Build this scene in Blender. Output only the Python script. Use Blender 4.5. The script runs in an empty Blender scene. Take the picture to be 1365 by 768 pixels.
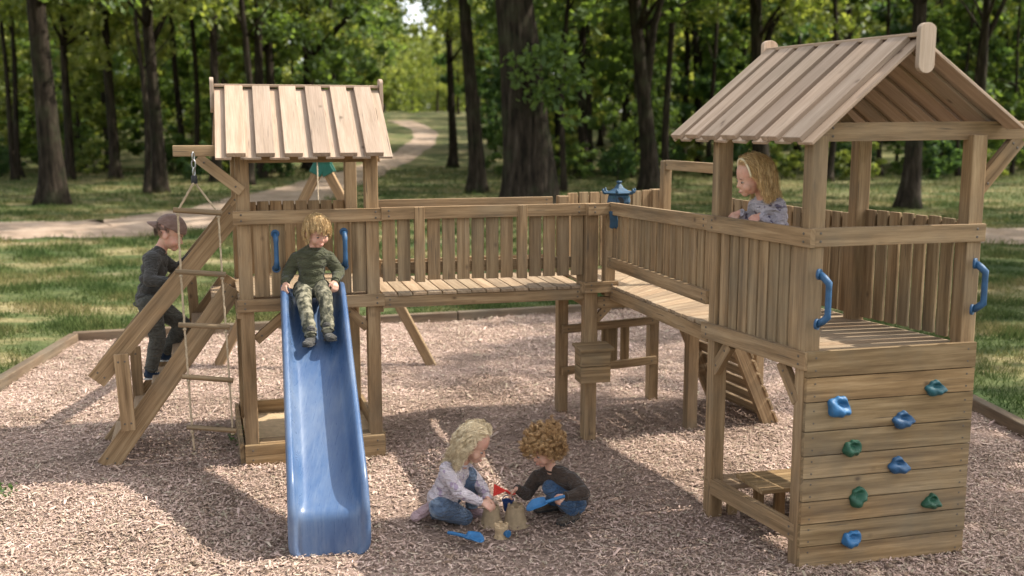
import bpy, bmesh, math, random
import numpy as np
from mathutils import Vector, Matrix, Quaternion
random.seed(7); rng = np.random.default_rng(7)
V = Vector; R = math.radians
S = bpy.context.scene
COL = S.collection

# ------------------------------------------------------------------ camera model (focal length in photo pixels, eye height)
F, CX, CY, HOR, EYE = 1400.0, 683.0, 384.0, 165.0, 2.5
PITCH = math.atan((CY - HOR) / F); CP, SP = math.cos(PITCH), math.sin(PITCH)
def _ray(px, py):
    a = (px - CX) / F; b = -(py - CY) / F
    return V((a, CP + b * SP, -SP + b * CP))
def at(px, py, Y):            # point at ground distance Y
    d = _ray(px, py); return V((0, 0, EYE)) + d * (Y / d.y)
def gp(px, py, z=0.0):        # point at height z
    d = _ray(px, py); return V((0, 0, EYE)) + d * ((z - EYE) / d.z)

# ------------------------------------------------------------------ object helpers
def link(name, me, mat=None, parent=None):
    o = bpy.data.objects.new(name, me); COL.objects.link(o)
    if mat is not None and me is not None and len(me.materials) == 0: me.materials.append(mat)
    if parent is not None:
        o.parent = parent
        o.matrix_parent_inverse = parent.matrix_world.inverted()
    return o
def tag(o, label=None, cat=None, group=None, kind=None):
    if label: o['label'] = label
    if cat: o['category'] = cat
    if group: o['group'] = group
    if kind: o['kind'] = kind
    return o
def thing(name, label, cat, loc=(0, 0, 0), group=None):
    o = bpy.data.objects.new(name, None); COL.objects.link(o)
    o.location = loc; o.empty_display_size = .1
    o.matrix_world = Matrix.Translation(V(loc))
    return tag(o, label, cat, group)
def npmesh(name, co, faces, uv=None, smooth=False):
    """faces: (n,k) int array"""
    me = bpy.data.meshes.new(name)
    co = np.asarray(co, np.float32); faces = np.asarray(faces, np.int32)
    n, k = faces.shape
    me.vertices.add(len(co)); me.vertices.foreach_set('co', co.ravel())
    me.loops.add(n * k); me.loops.foreach_set('vertex_index', faces.ravel())
    me.polygons.add(n); me.polygons.foreach_set('loop_start', np.arange(0, n * k, k, dtype=np.int32))
    me.polygons.foreach_set('loop_total', np.full(n, k, np.int32))
    if smooth: me.polygons.foreach_set('use_smooth', np.ones(n, bool))
    me.update(calc_edges=True)
    return me

class MB:
    """collects boards / tubes into one bmesh with grain-aligned UVs"""
    def __init__(s):
        s.bm = bmesh.new(); s.uv = s.bm.loops.layers.uv.new('UVMap')
    def hexa(s, c):           # c: 8 corners, bottom loop 0-3, top loop 4-7; 0->1 is the long axis
        vs = [s.bm.verts.new(p) for p in c]
        ox, oy = random.uniform(0, 50), random.uniform(0, 50)
        ax = (V(c[1]) - V(c[0])); L = ax.length; ax = ax / max(L, 1e-6)
        fl = [(3, 2, 1, 0), (4, 5, 6, 7), (0, 1, 5, 4), (1, 2, 6, 5), (2, 3, 7, 6), (3, 0, 4, 7)]
        for q, f in enumerate(fl):
            fc = s.bm.faces.new([vs[i] for i in f])
            for lp, i in zip(fc.loops, f):
                d = V(c[i]) - V(c[0]); u = d.dot(ax); r = d - ax * u
                lp[s.uv].uv = (u + ox, r.length + oy + (.3 * q))
        return vs
    def board(s, p0, p1, w, t, n=(0, 0, 1)):
        """centre line p0-p1, w across, t along n"""
        p0, p1 = V(p0), V(p1); ax = (p1 - p0).normalized(); n = V(n)
        n = (n - ax * n.dot(ax)).normalized(); b = ax.cross(n).normalized()
        a, c = b * (w / 2), n * (t / 2)
        return s.hexa([p0 - a - c, p1 - a - c, p1 + a - c, p0 + a - c, p0 - a + c, p1 - a + c, p1 + a + c, p0 + a + c])
    def slab(s, A, B, C, D, t, n):   # quad A-B (long) , D-C ; thickness t along n
        n = V(n).normalized() * t
        A, B, C, D = map(V, (A, B, C, D))
        return s.hexa([A, B, C, D, A + n, B + n, C + n, D + n])
    def tube(s, pts, rad, seg=8, cap=True):
        pts = [V(p) for p in pts]; n = len(pts)
        if not hasattr(rad, '__len__'): rad = [rad] * n
        rings = []; ref = None; ox = random.uniform(0, 50); acc = 0; us = []
        for i, p in enumerate(pts):
            d = (pts[min(i + 1, n - 1)] - pts[max(i - 1, 0)]).normalized()
            if ref is None:
                ref = V((0, 0, 1)) if abs(d.z) < .9 else V((1, 0, 0))
            ref = (ref - d * ref.dot(d)).normalized(); b = d.cross(ref)
            rings.append([s.bm.verts.new(p + (ref * math.cos(2 * math.pi * k / seg) + b * math.sin(2 * math.pi * k / seg)) * rad[i]) for k in range(seg)])
            if i: acc += (p - pts[i - 1]).length
            us.append(acc)
        for i in range(n - 1):
            for k in range(seg):
                f = s.bm.faces.new((rings[i][k], rings[i][(k + 1) % seg], rings[i + 1][(k + 1) % seg], rings[i + 1][k]))
                f.smooth = True
                for lp, (u, v) in zip(f.loops, ((us[i], k), (us[i], k + 1), (us[i + 1], k + 1), (us[i + 1], k))):
                    lp[s.uv].uv = (u + ox, v / seg * rad[0] * 6.28 + ox)
        if cap:
            s.bm.faces.new(rings[0][::-1]); s.bm.faces.new(rings[-1])
    def prism(s, poly, d):     # planar polygon extruded along d
        d = V(d); a = [s.bm.verts.new(V(p)) for p in poly]; b = [s.bm.verts.new(V(p) + d) for p in poly]
        n = len(poly); ox = random.uniform(0, 50); c0 = V(poly[0])
        fs = [s.bm.faces.new(a[::-1]), s.bm.faces.new(b)] + [s.bm.faces.new((a[i], a[(i + 1) % n], b[(i + 1) % n], b[i])) for i in range(n)]
        for f in fs:
            for lp in f.loops:
                q = lp.vert.co - c0; lp[s.uv].uv = (q.z + ox, (V((q.x, q.y, 0))).length + ox)
    def build(s, name, mat, parent=None, bevel=.004):
        bmesh.ops.recalc_face_normals(s.bm, faces=s.bm.faces)
        me = bpy.data.meshes.new(name); s.bm.to_mesh(me); s.bm.free()
        o = link(name, me, mat, parent)
        if bevel:
            m = o.modifiers.new('b', 'BEVEL'); m.width = bevel; m.segments = 2; m.limit_method = 'ANGLE'; m.angle_limit = R(50)
        return o
def one(name, mat, parent, *a, bevel=.004, **k):
    m = MB(); m.board(*a, **k)
    if name not in BOLTED: return m.build(name, mat, parent, bevel)
    nf = len(m.bm.faces)
    p0, p1, w, t = V(a[0]), V(a[1]), a[2], a[3]; n = V(a[4]) if len(a) > 4 else V((0, 0, 1)); d = (p1 - p0).normalized(); n = (n - d * n.dot(d)).normalized(); b = d.cross(n)
    for e, s in ((p0, 1), (p1, -1)):
        for q in ((-.22, .22) if w > .08 else (0,)):
            for sg in (-1, 1):
                c = e + d * (s * .055) + b * (w * q) + n * (sg * (t / 2 - .001)); m.tube([c, c + n * (sg * .004)], [.0085, .007], 8)
    m.bm.faces.ensure_lookup_table()
    for f in m.bm.faces[nf:]: f.material_index = 1
    o = m.build(name, mat, parent, bevel); o.data.materials.append(RUST); return o
BOLTED = {'top_rail', 'platform_beam', 'side_beam', 'sill_beam', 'collar_board', 'stringer', 'side_rail', 'cross_bar', 'sandbox_board', 'brace', 'baluster', 'tie_beam', 'bottom_rail', 'arch_bar'}

# ------------------------------------------------------------------ materials
def mat(name):
    m = bpy.data.materials.new(name); m.use_nodes = True
    nt = m.node_tree; b = nt.nodes['Principled BSDF']; return m, nt, b
def N(nt, t, **k):
    n = nt.nodes.new(t)
    for a, v in k.items():
        if a in n.inputs: n.inputs[a].default_value = v
        else: setattr(n, a, v)
    return n
def ramp(nt, fac, stops):
    r = nt.nodes.new('ShaderNodeValToRGB'); e = r.color_ramp.elements
    while len(e) < len(stops): e.new(.5)
    for q, (p, c) in zip(e, stops): q.position = p; q.color = (*c, 1) if len(c) == 3 else c
    nt.links.new(fac, r.inputs[0]); return r.outputs[0]
def mix(nt, a, b, fac, mode='MIX'):
    m = nt.nodes.new('ShaderNodeMix'); m.data_type = 'RGBA'; m.blend_type = mode
    for s, v in ((m.inputs[0], fac), (m.inputs[6], a), (m.inputs[7], b)):
        if hasattr(v, 'links'): nt.links.new(v, s)
        else: s.default_value = (*v, 1) if hasattr(v, '__len__') else v
    return m.outputs[2]
def bump(nt, b, h, strength, dist=.01):
    n = N(nt, 'ShaderNodeBump', Strength=strength, Distance=dist); nt.links.new(h, n.inputs['Height']); nt.links.new(n.outputs[0], b.inputs['Normal'])
def noise(nt, co, scale, detail=4, rough=.6, dims='3D'):
    n = N(nt, 'ShaderNodeTexNoise', Scale=scale, Detail=detail, Roughness=rough)
    if co is not None: nt.links.new(co, n.inputs['Vector'])
    return n.outputs[0]
def mapped(nt, co, sc):
    m = N(nt, 'ShaderNodeMapping'); m.inputs['Scale'].default_value = sc; nt.links.new(co, m.inputs[0]); return m.outputs[0]

def wood(name, c_dark, c_mid, c_light, knots=.55, grime=.35, rough=.75):
    m, nt, b = mat(name); L = nt.links.new
    tc = N(nt, 'ShaderNodeTexCoord'); geo = N(nt, 'ShaderNodeNewGeometry')
    g1 = noise(nt, mapped(nt, tc.outputs['UV'], (1.1, 26, 1)), 1.0, 7, .66)
    g2 = noise(nt, mapped(nt, tc.outputs['UV'], (5, 210, 1)), 1.0, 3, .6)
    big = noise(nt, tc.outputs['Object'], 1.7, 5, .6)
    base = ramp(nt, g1, [(.33, c_dark), (.5, c_mid), (.66, c_light)])
    tone = ramp(nt, geo.outputs['Random Per Island'], [(0, (.80, .79, .78)), (.2, (.93, .95, .93)), (.55, (1.02, 1.0, .97)), (.8, (1.1, 1.06, 1.0)), (1, (1.08, 1.11, 1.12))])
    base = mix(nt, base, tone, 1.0, 'MULTIPLY')
    fine = ramp(nt, g2, [(.35, (.82, .8, .78)), (.65, (1.1, 1.1, 1.1))])
    base = mix(nt, base, fine, .8, 'MULTIPLY')
    vor = N(nt, 'ShaderNodeTexVoronoi', Scale=1.0); nt.links.new(mapped(nt, tc.outputs['UV'], (6.5, 11.5, 1)), vor.inputs['Vector'])
    vor.inputs['Randomness'].default_value = 1
    kn = ramp(nt, vor.outputs['Distance'], [(.07, (1, 1, 1)), (.13, (.35, .35, .35)), (.2, (0, 0, 0))])
    sel = N(nt, 'ShaderNodeMath', operation='GREATER_THAN'); sel.inputs[1].default_value = .78
    sp = N(nt, 'ShaderNodeSeparateColor'); L(vor.outputs['Color'], sp.inputs[0]); L(sp.outputs[0], sel.inputs[0])
    kf = N(nt, 'ShaderNodeMath', operation='MULTIPLY'); L(kn, kf.inputs[0]); L(sel.outputs[0], kf.inputs[1])
    kf2 = N(nt, 'ShaderNodeMath', operation='MULTIPLY'); L(kf.outputs[0], kf2.inputs[0]); kf2.inputs[1].default_value = knots
    base = mix(nt, base, (.085, .05, .028), kf2.outputs[0])
    crk = noise(nt, mapped(nt, tc.outputs['UV'], (2.2, 75, 1)), 1.3, 2, .5); base = mix(nt, base, (.07, .05, .035), ramp(nt, crk, [(.66, (0, 0, 0)), (.72, (.7, .7, .7))]))
    gr = ramp(nt, big, [(.46, (0, 0, 0)), (.72, (1, 1, 1))])
    gm = N(nt, 'ShaderNodeMath', operation='MULTIPLY'); L(gr, gm.inputs[0]); gm.inputs[1].default_value = grime
    base = mix(nt, base, (.15, .135, .10), gm.outputs[0])
    L(base, b.inputs['Base Color']); b.inputs['Roughness'].default_value = rough
    b.inputs['Specular IOR Level'].default_value = .3
    bump(nt, b, g1, .35, .004)
    return m
WOOD = wood('timber', (.135, .086, .044), (.268, .18, .098), (.375, .27, .158), knots=.8, grime=.45)
WOODR = wood('roof_timber', (.31, .225, .16), (.375, .28, .21), (.435, .335, .26), knots=.7, grime=.2)
WOODG = wood('wall_timber', (.135, .083, .04), (.26, .172, .085), (.385, .272, .15), knots=.9, grime=.6)
WOODF = wood('deck_timber', (.22, .15, .09), (.32, .23, .15), (.41, .31, .21), knots=.5, grime=.2)
WOODD = wood('edging_timber', (.07, .05, .034), (.125, .09, .06), (.19, .14, .095), knots=.3, grime=.5)

def plain(name, col, rough=.5, var=.12, sc=6, bmp=0, spec=.5, coat=0):
    m, nt, b = mat(name); tc = N(nt, 'ShaderNodeTexCoord')
    n = noise(nt, tc.outputs['Object'], sc, 5, .6)
    c = ramp(nt, n, [(.3, tuple(x * (1 - var) for x in col)), (.7, tuple(min(1, x * (1 + var)) for x in col))])
    nt.links.new(c, b.inputs['Base Color']); b.inputs['Roughness'].default_value = rough
    b.inputs['Specular IOR Level'].default_value = spec
    if coat: b.inputs['Coat Weight'].default_value = coat; b.inputs['Coat Roughness'].default_value = .2
    if bmp: bump(nt, b, noise(nt, tc.outputs['Object'], sc * 12, 3), bmp, .004)
    return m
def slide_mat():
    m, nt, b = mat('slide_plastic'); tc = N(nt, 'ShaderNodeTexCoord')
    n = noise(nt, mapped(nt, tc.outputs['Object'], (9, 2.2, 2.2)), 1, 6, .65)
    scr = noise(nt, mapped(nt, tc.outputs['Object'], (90, 5, 5)), 1, 3, .7)
    c = ramp(nt, n, [(.3, (.036, .08, .18)), (.7, (.065, .122, .235))])
    c = mix(nt, c, (.26, .33, .42), ramp(nt, scr, [(.55, (0, 0, 0)), (.9, (.3, .3, .3))]))
    wear_sheen = noise(nt, mapped(nt, tc.outputs['Object'], (4, 1.2, 1.2)), 1, 7, .75); c = mix(nt, c, (.20, .24, .30), ramp(nt, wear_sheen, [(.42, (0, 0, 0)), (.72, (.6, .6, .6))]))  # pale wear, spread wider so its colour also stands in for the bed's sheen
    nt.links.new(c, b.inputs['Base Color']); b.inputs['Specular IOR Level'].default_value = .6
    nt.links.new(ramp(nt, scr, [(.3, (.24, .24, .24)), (.8, (.46, .46, .46))]), b.inputs['Roughness'])
    return m
BLUES = slide_mat()
BLUE = plain('blue_plastic', (.02, .08, .175), .5, .25, 20, .3)
BLUEB = plain('bright_blue_plastic', (.022, .125, .28), .5, .25, 20, .3)
TEAL = plain('teal_plastic', (.015, .09, .11), .5, .25, 20, .3)
LANT = plain('lantern_plastic', (.012, .055, .105), .5, .3, 25, .3)
NAVY = plain('dark_blue_plastic', (.012, .045, .16), .45, .2)
GREEN = plain('green_plastic', (.014, .075, .04), .55, .25, 20, .3)
BGREEN = plain('bracket_green', (.01, .12, .085), .5, .15)
RED = plain('red_plastic', (.55, .03, .02), .45, .1)
METAL = plain('galvanised_steel', (.32, .32, .31), .4, .1); METAL.node_tree.nodes['Principled BSDF'].inputs['Metallic'].default_value = .9
RUST = plain('weathered_steel', (.10, .08, .06), .6, .2)
BLACK = plain('black_rubber', (.012, .012, .013), .6, .2)
ROPE = plain('hemp_rope', (.42, .33, .22), .9, .3, 60, .6)
SAND = plain('damp_sand', (.34, .25, .15), .95, .18, 30, .6)
SANDL = plain('dry_sand', (.50, .36, .21), .95, .2, 20, .8)

# ------------------------------------------------------------------ ground
def gz(x, y):
    t = np.clip((np.asarray(y, float) - 55) / 110, 0, 1); return 4.3 * t * t * (3 - 2 * t)
def sheet(xs, ys, z0, fn=None):
    X, Y = np.meshgrid(xs, ys); Z = gz(X, Y) + z0
    if fn is not None: Z = Z + fn(X, Y)
    nx, ny = len(xs), len(ys); idx = np.arange(nx * ny).reshape(ny, nx)
    f = np.stack([idx[:-1, :-1], idx[:-1, 1:], idx[1:, 1:], idx[1:, :-1]], -1).reshape(-1, 4)
    return np.stack([X, Y, Z], -1).reshape(-1, 3), f
def lawn_mat():
    m, nt, b = mat('lawn_soil'); tc = N(nt, 'ShaderNodeTexCoord'); P = tc.outputs['Object']
    a = noise(nt, mapped(nt, P, (.5, 1.0, 1)), .8, 6, .68); f = noise(nt, P, 9, 5, .7); st = noise(nt, mapped(nt, P, (.18, .7, 1)), 1, 5, .6)
    c = ramp(nt, a, [(.36, (.05, .078, .03)), (.48, (.10, .12, .05)), (.57, (.22, .195, .10)), (.68, (.38, .31, .20))])
    c = mix(nt, c, ramp(nt, f, [(.3, (.5, .5, .45)), (.7, (1.35, 1.3, 1.2))]), .9, 'MULTIPLY')
    c = mix(nt, c, (.33, .26, .17), ramp(nt, st, [(.58, (0, 0, 0)), (.72, (.6, .6, .6))]))
    nt.links.new(c, b.inputs['Base Color']); b.inputs['Roughness'].default_value = .95; b.inputs['Specular IOR Level'].default_value = .1
    bump(nt, b, f, .8, .05); return m
xs = np.concatenate([np.linspace(-420, -40, 20), np.linspace(-38, 38, 39), np.linspace(40, 420, 20)])
ys = np.concatenate([np.linspace(-60, 0, 8), np.linspace(2, 60, 30), np.linspace(64, 170, 36), np.linspace(180, 700, 14)])
co, fa = sheet(xs, ys, 0.0)
tag(link('ground', npmesh('ground', co, fa, smooth=True), lawn_mat()), 'mown woodland lawn with worn yellow patches', 'ground', kind='structure')

BED = [(-4.25, 2.0), (-4.62, 7.6), (-5.02, 11.85), (-1.7, 12.85), (3.65, 14.55), (4.08, 9.1), (4.55, 2.0)]
def chip_mat(name, sheetm=False):
    m, nt, b = mat(name); tc = N(nt, 'ShaderNodeTexCoord'); geo = N(nt, 'ShaderNodeNewGeometry')
    big = noise(nt, tc.outputs['Object'], .9, 4, .6)
    if sheetm:
        r = noise(nt, tc.outputs['Object'], 34, 8, .8)
        c = ramp(nt, r, [(.34, (.15, .105, .075)), (.5, (.38, .275, .22)), (.64, (.56, .42, .35))])
        bump(nt, b, r, 1, .03)
    else:
        c = ramp(nt, geo.outputs['Random Per Island'], [(0, (.09, .062, .04)), (.05, (.26, .185, .13)), (.25, (.43, .32, .25)), (.60, (.58, .425, .36)), (.82, (.64, .495, .42)), (.93, (.38, .335, .24)), (1, (.72, .60, .47))])
        f = noise(nt, tc.outputs['Object'], 70, 3, .6)
        c = mix(nt, c, ramp(nt, f, [(.3, (.72, .7, .68)), (.7, (1.15, 1.15, 1.15))]), .9, 'MULTIPLY')
    c = mix(nt, c, ramp(nt, big, [(.34, (.66, .63, .60)), (.46, (.90, .88, .86)), (.62, (1.08, 1.05, 1.05))]), .9, 'MULTIPLY')
    nt.links.new(c, b.inputs['Base Color']); b.inputs['Roughness'].default_value = .9; b.inputs['Specular IOR Level'].default_value = .15
    return m
def inside(poly, x, y):
    ins = np.zeros(len(x), bool); n = len(poly)
    for i in range(n):
        (x0, y0), (x1, y1) = poly[i], poly[(i + 1) % n]
        c = ((y0 > y) != (y1 > y)) & (x < (x1 - x0) * (y - y0) / (y1 - y0 + 1e-12) + x0); ins ^= c
    return ins
def hump(x, y):
    h = .012 * np.sin(1.9 * x + .7 * y) * np.sin(1.3 * y - .4 * x) + .008 * np.sin(4.1 * x - 2.3 * y + 1) + .006 * np.sin(5.3 * y + 3.1 * x) - .03 * np.exp(-(((x + 1.0) / .36) ** 2 + ((y - 5.5) / .3) ** 2))
    return np.maximum(h, -.024)
bx = np.linspace(-5.2, 4.8, 101); by = np.linspace(1.9, 14.7, 129)
co, fa = sheet(bx, by, .03, hump)
cen = co[fa].mean(1); fa = fa[inside(BED, cen[:, 0], cen[:, 1])]
tag(link('play_bed', npmesh('play_bed', co, fa, smooth=True), chip_mat('chip_bed', True)), 'bed of pale pinkish wood chips under the playground', 'ground', kind='structure')

def view_keep(x, y, margin=.3):
    return np.abs(x) < .50 * y + margin
def chips():
    parts = []
    for y0, y1, dens, sc in ((4.6, 8.0, 5600, .9), (8.0, 11, 3200, 1.0), (11, 14.6, 1800, 1.2)):
        n = int(dens * (y1 - y0) * 10)
        x = rng.uniform(-5.2, 4.7, n); y = rng.uniform(y0, y1, n)
        k = inside(BED, x, y) & view_keep(x, y)
        pn_ = np.sin(1.7 * x + 2 * np.sin(.9 * y)) * np.sin(1.4 * y + 1.3 * np.sin(1.1 * x)) + .4 * np.sin(5 * x + 3 * y) * np.sin(4 * y - 2 * x); k &= rng.random(n) < np.clip(.78 + .5 * pn_, .38, 1) * (1 - .6 * np.exp(-(((x + 1.0) / .38) ** 2 + ((y - 5.5) / .35) ** 2))); parts.append((x[k], y[k], np.full(k.sum(), sc)))
    x, y, sc = [np.concatenate(a) for a in zip(*parts)]; n = len(x)
    L = rng.gamma(2.6, .0092, n) * sc + .008; W = rng.uniform(.0045, .012, n) * sc
    big = rng.random(n) < .07; L[big] *= 1.7; W[big] *= 2.1
    yaw = rng.uniform(0, 2 * np.pi, n); tilt = rng.normal(0, .11, n); roll = rng.normal(0, .17, n)
    ax = np.stack([np.cos(yaw) * np.cos(tilt), np.sin(yaw) * np.cos(tilt), np.sin(tilt)], 1)
    sd = np.stack([-np.sin(yaw), np.cos(yaw), np.zeros(n)], 1); up = np.cross(ax, sd)
    sd = sd * np.cos(roll)[:, None] + up * np.sin(roll)[:, None]; up = np.cross(ax, sd)
    c = np.stack([x, y, .036 + hump(x, y) + rng.uniform(-.004, .014, n)], 1)
    bend = rng.normal(0, .16, n) * L
    l = (L / 2)[:, None]; w = (W / 2)[:, None]; side = rng.normal(0, .25, n)[:, None] * w
    P = [c - ax * l - sd * w * .5, c - ax * l * .95 + sd * w * .7, c + sd * (w + side) + up * bend[:, None], c + ax * l * .92 + sd * w * .5,
         c + ax * l - sd * w * .45, c - sd * (w - side) + up * bend[:, None]]
    co = np.stack(P, 1).reshape(-1, 3); i = np.arange(n)[:, None] * 6
    f = np.concatenate([i + np.array([[0, 5, 2, 1]]), i + np.array([[5, 4, 3, 2]])])
    return npmesh('wood_chips', co, f)
tag(link('wood_chips', chips(), chip_mat('chip')), 'loose wood chips and bark flakes covering the play bed', 'wood chips', kind='stuff')

def path_mat():
    m, nt, b = mat('path_dirt'); tc = N(nt, 'ShaderNodeTexCoord'); P = tc.outputs['Object']
    n = noise(nt, P, 1.1, 6, .65); f = noise(nt, P, 14, 5, .7)
    c = ramp(nt, n, [(.3, (.25, .18, .125)), (.5, (.38, .285, .215)), (.72, (.52, .405, .315))])
    c = mix(nt, c, ramp(nt, f, [(.3, (.7, .7, .7)), (.7, (1.12, 1.1, 1.1))]), .8, 'MULTIPLY')
    nt.links.new(c, b.inputs['Base Color']); b.inputs['Roughness'].default_value = .95; b.inputs['Specular IOR Level'].default_value = .1
    bump(nt, b, f, .6, .03); return m
PATHM = path_mat()
def ribbon(name, pts, label):
    P = np.array([p[:2] for p in pts], float); W = np.array([p[2] for p in pts], float)
    t = np.arange(len(P)); tt = np.linspace(0, len(P) - 1, 12 * len(P))
    def cr(a):
        i = np.clip(tt.astype(int), 0, len(P) - 2); u = tt - i
        g = lambda k: a[np.clip(i + k, 0, len(P) - 1)]
        p0, p1, p2, p3 = g(-1), g(0), g(1), g(2)
        if a.ndim > 1: u = u[:, None]
        return .5 * (2 * p1 + (p2 - p0) * u + (2 * p0 - 5 * p1 + 4 * p2 - p3) * u * u + (3 * p1 - p0 - 3 * p2 + p3) * u ** 3)
    C = cr(P); w = cr(W); d = np.gradient(C, axis=0); d /= np.linalg.norm(d, axis=1)[:, None]; nn = np.stack([-d[:, 1], d[:, 0]], 1)
    cols = np.linspace(-1, 1, 7); ww = w[:, None] * (1 + .09 * np.sin(tt * 5.3)[:, None] + .05 * np.sin(tt * 13.7 + 1)[:, None])
    X = C[:, None, :] + nn[:, None, :] * (cols[None, :, None] * ww[:, :, None] / 2)
    Z = gz(X[..., 0], X[..., 1]) + .012
    co = np.concatenate([X, Z[..., None]], -1).reshape(-1, 3); nx, ny = 7, len(tt); idx = np.arange(nx * ny).reshape(ny, nx)
    f = np.stack([idx[:-1, :-1], idx[:-1, 1:], idx[1:, 1:], idx[1:, :-1]], -1).reshape(-1, 4)
    tag(link(name, npmesh(name, co, f, smooth=True), PATHM), label, 'path', kind='structure')
    return np.concatenate([C, w[:, None]], 1)
def terr(px, py):          # where the ray through a photo point meets the terrain
    d = _ray(px, py); o = V((0, 0, EYE)); lo, hi = 2.0, 420.0
    for _ in range(60):
        m = (lo + hi) / 2; p = o + d * m
        if p.z > float(gz(p.x, p.y)): lo = m
        else: hi = m
    return o + d * lo
def gxy(px, py, w): p = terr(px, py); return (p.x, p.y, w)
PATH1 = ribbon('path', [(-24, 22.6, 4.3), (-17, 23.4, 4.4), gxy(60, 306, 4.5), gxy(185, 301, 4.4), gxy(290, 287, 4.0), gxy(375, 264, 3.4), gxy(445, 243, 2.9), gxy(503, 222, 2.5),
                        gxy(545, 203, 2.3), gxy(564, 188, 2.2), gxy(566, 176, 2.2), gxy(550, 167, 2.4), gxy(532, 161, 3)], 'pale dirt path winding off into the wood')
PATH2 = ribbon('side_path', [(16, 24.2, 3.2), (12.5, 23.7, 3.4), (10, 23.4, 3.0), (8.2, 23.3, 1.6), (7.6, 23.3, .4)], 'worn dirt track leaving the lawn on the right')

def grass_mat():
    m, nt, b = mat('grass_blades'); tc = N(nt, 'ShaderNodeTexCoord'); geo = N(nt, 'ShaderNodeNewGeometry'); P = tc.outputs['Object']
    a = noise(nt, mapped(nt, P, (.5, 1.0, 1)), .8, 6, .68)
    c = ramp(nt, a, [(.36, (.05, .088, .03)), (.48, (.10, .135, .048)), (.57, (.20, .195, .085)), (.68, (.38, .32, .18))])
    c = mix(nt, c, ramp(nt, geo.outputs['Random Per Island'], [(0, (.6, .65, .6)), (1, (1.35, 1.25, 1.2))]), 1, 'MULTIPLY')
    d = N(nt, 'ShaderNodeBsdfDiffuse'); t = N(nt, 'ShaderNodeBsdfTranslucent'); mx = N(nt, 'ShaderNodeMixShader'); mx.inputs[0].default_value = .35
    nt.links.new(c, d.inputs[0]); nt.links.new(c, t.inputs[0]); nt.links.new(d.outputs[0], mx.inputs[1]); nt.links.new(t.outputs[0], mx.inputs[2])
    nt.links.new(mx.outputs[0], nt.nodes['Material Output'].inputs[0]); return m
def grass():
    xs_, ys_, ss = [], [], []
    for y0, y1, n, s in ((7.5, 13, 60000, 1), (12, 20, 155000, 1.25), (20, 34, 130000, 1.9), (34, 60, 70000, 3.0)):
        y = rng.uniform(y0, y1, n); x = rng.uniform(-.62, .62, n) * y
        xs_.append(x); ys_.append(y); ss.append(np.full(n, s))
    x, y, s = map(np.concatenate, (xs_, ys_, ss))
    k = ~inside([(a * 1.015 + (.05 if a > 0 else -.05), b + (.09 if b > 11 else 0)) for a, b in BED], x, y)
    for pth in (PATH1, PATH2):
        d = np.full(len(x), 1e9)
        for cx, cy, w in pth:
            d = np.minimum(d, np.hypot(x - cx, y - cy) - w / 2)
        k &= d > rng.uniform(-.5, .35, len(x))
    clump = np.sin(x * 2.1 + 1.3 * np.sin(y * 1.7)) * np.sin(y * 2.6 + 1.1 * np.sin(x * 1.3)) + .5 * np.sin(x * 5.1 + y * 3.7)
    k &= clump + rng.normal(0, .6, len(x)) > -.1
    x, y, s, clump = x[k], y[k], s[k], clump[k]; n = len(x)
    h = rng.uniform(.03, .085, n) * (1 + .45 * np.clip(clump, -1, 1)) * s ** .6; w = rng.uniform(.004, .008, n) * s
    yaw = rng.uniform(0, 6.28, n); ln = rng.normal(0, .45, (n, 2)) * h[:, None]
    dx, dy = np.cos(yaw) * w, np.sin(yaw) * w; z = gz(x, y)
    co = np.stack([np.stack([x - dx, y - dy, z], 1), np.stack([x + dx, y + dy, z], 1), np.stack([x + ln[:, 0], y + ln[:, 1], z + h], 1)], 1).reshape(-1, 3)
    return npmesh('grass', co, np.arange(n * 3).reshape(-1, 3))
tag(link('grass', grass(), grass_mat()), 'short tufty grass of the lawn', 'grass', kind='stuff')

# timber edging round the bed
def edging(a, b, label):
    a, b = V((*a, 0)), V((*b, 0)); t = thing('timber_edging', label, 'edging', a, 'timber edging round the chip bed')
    d = (b - a); n = max(1, round(d.length / 2.4)); d = d / n
    for i in range(n):
        one('sleeper', WOODD, t, a + d * i + d.normalized() * .006 + V((0, 0, .055)), a + d * (i + 1) - d.normalized() * .006 + V((0, 0, .055)), .10, .15, bevel=.012)
edging((-4.25, 2.0), (-5.02, 11.8), 'timber edging board along the left side of the chip bed')
edging((-5.07, 11.86), (3.65, 14.58), 'long timber edging board along the far side of the chip bed')
edging((3.67, 14.45), (4.55, 2.0), 'timber edging board along the right side of the chip bed')

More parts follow.
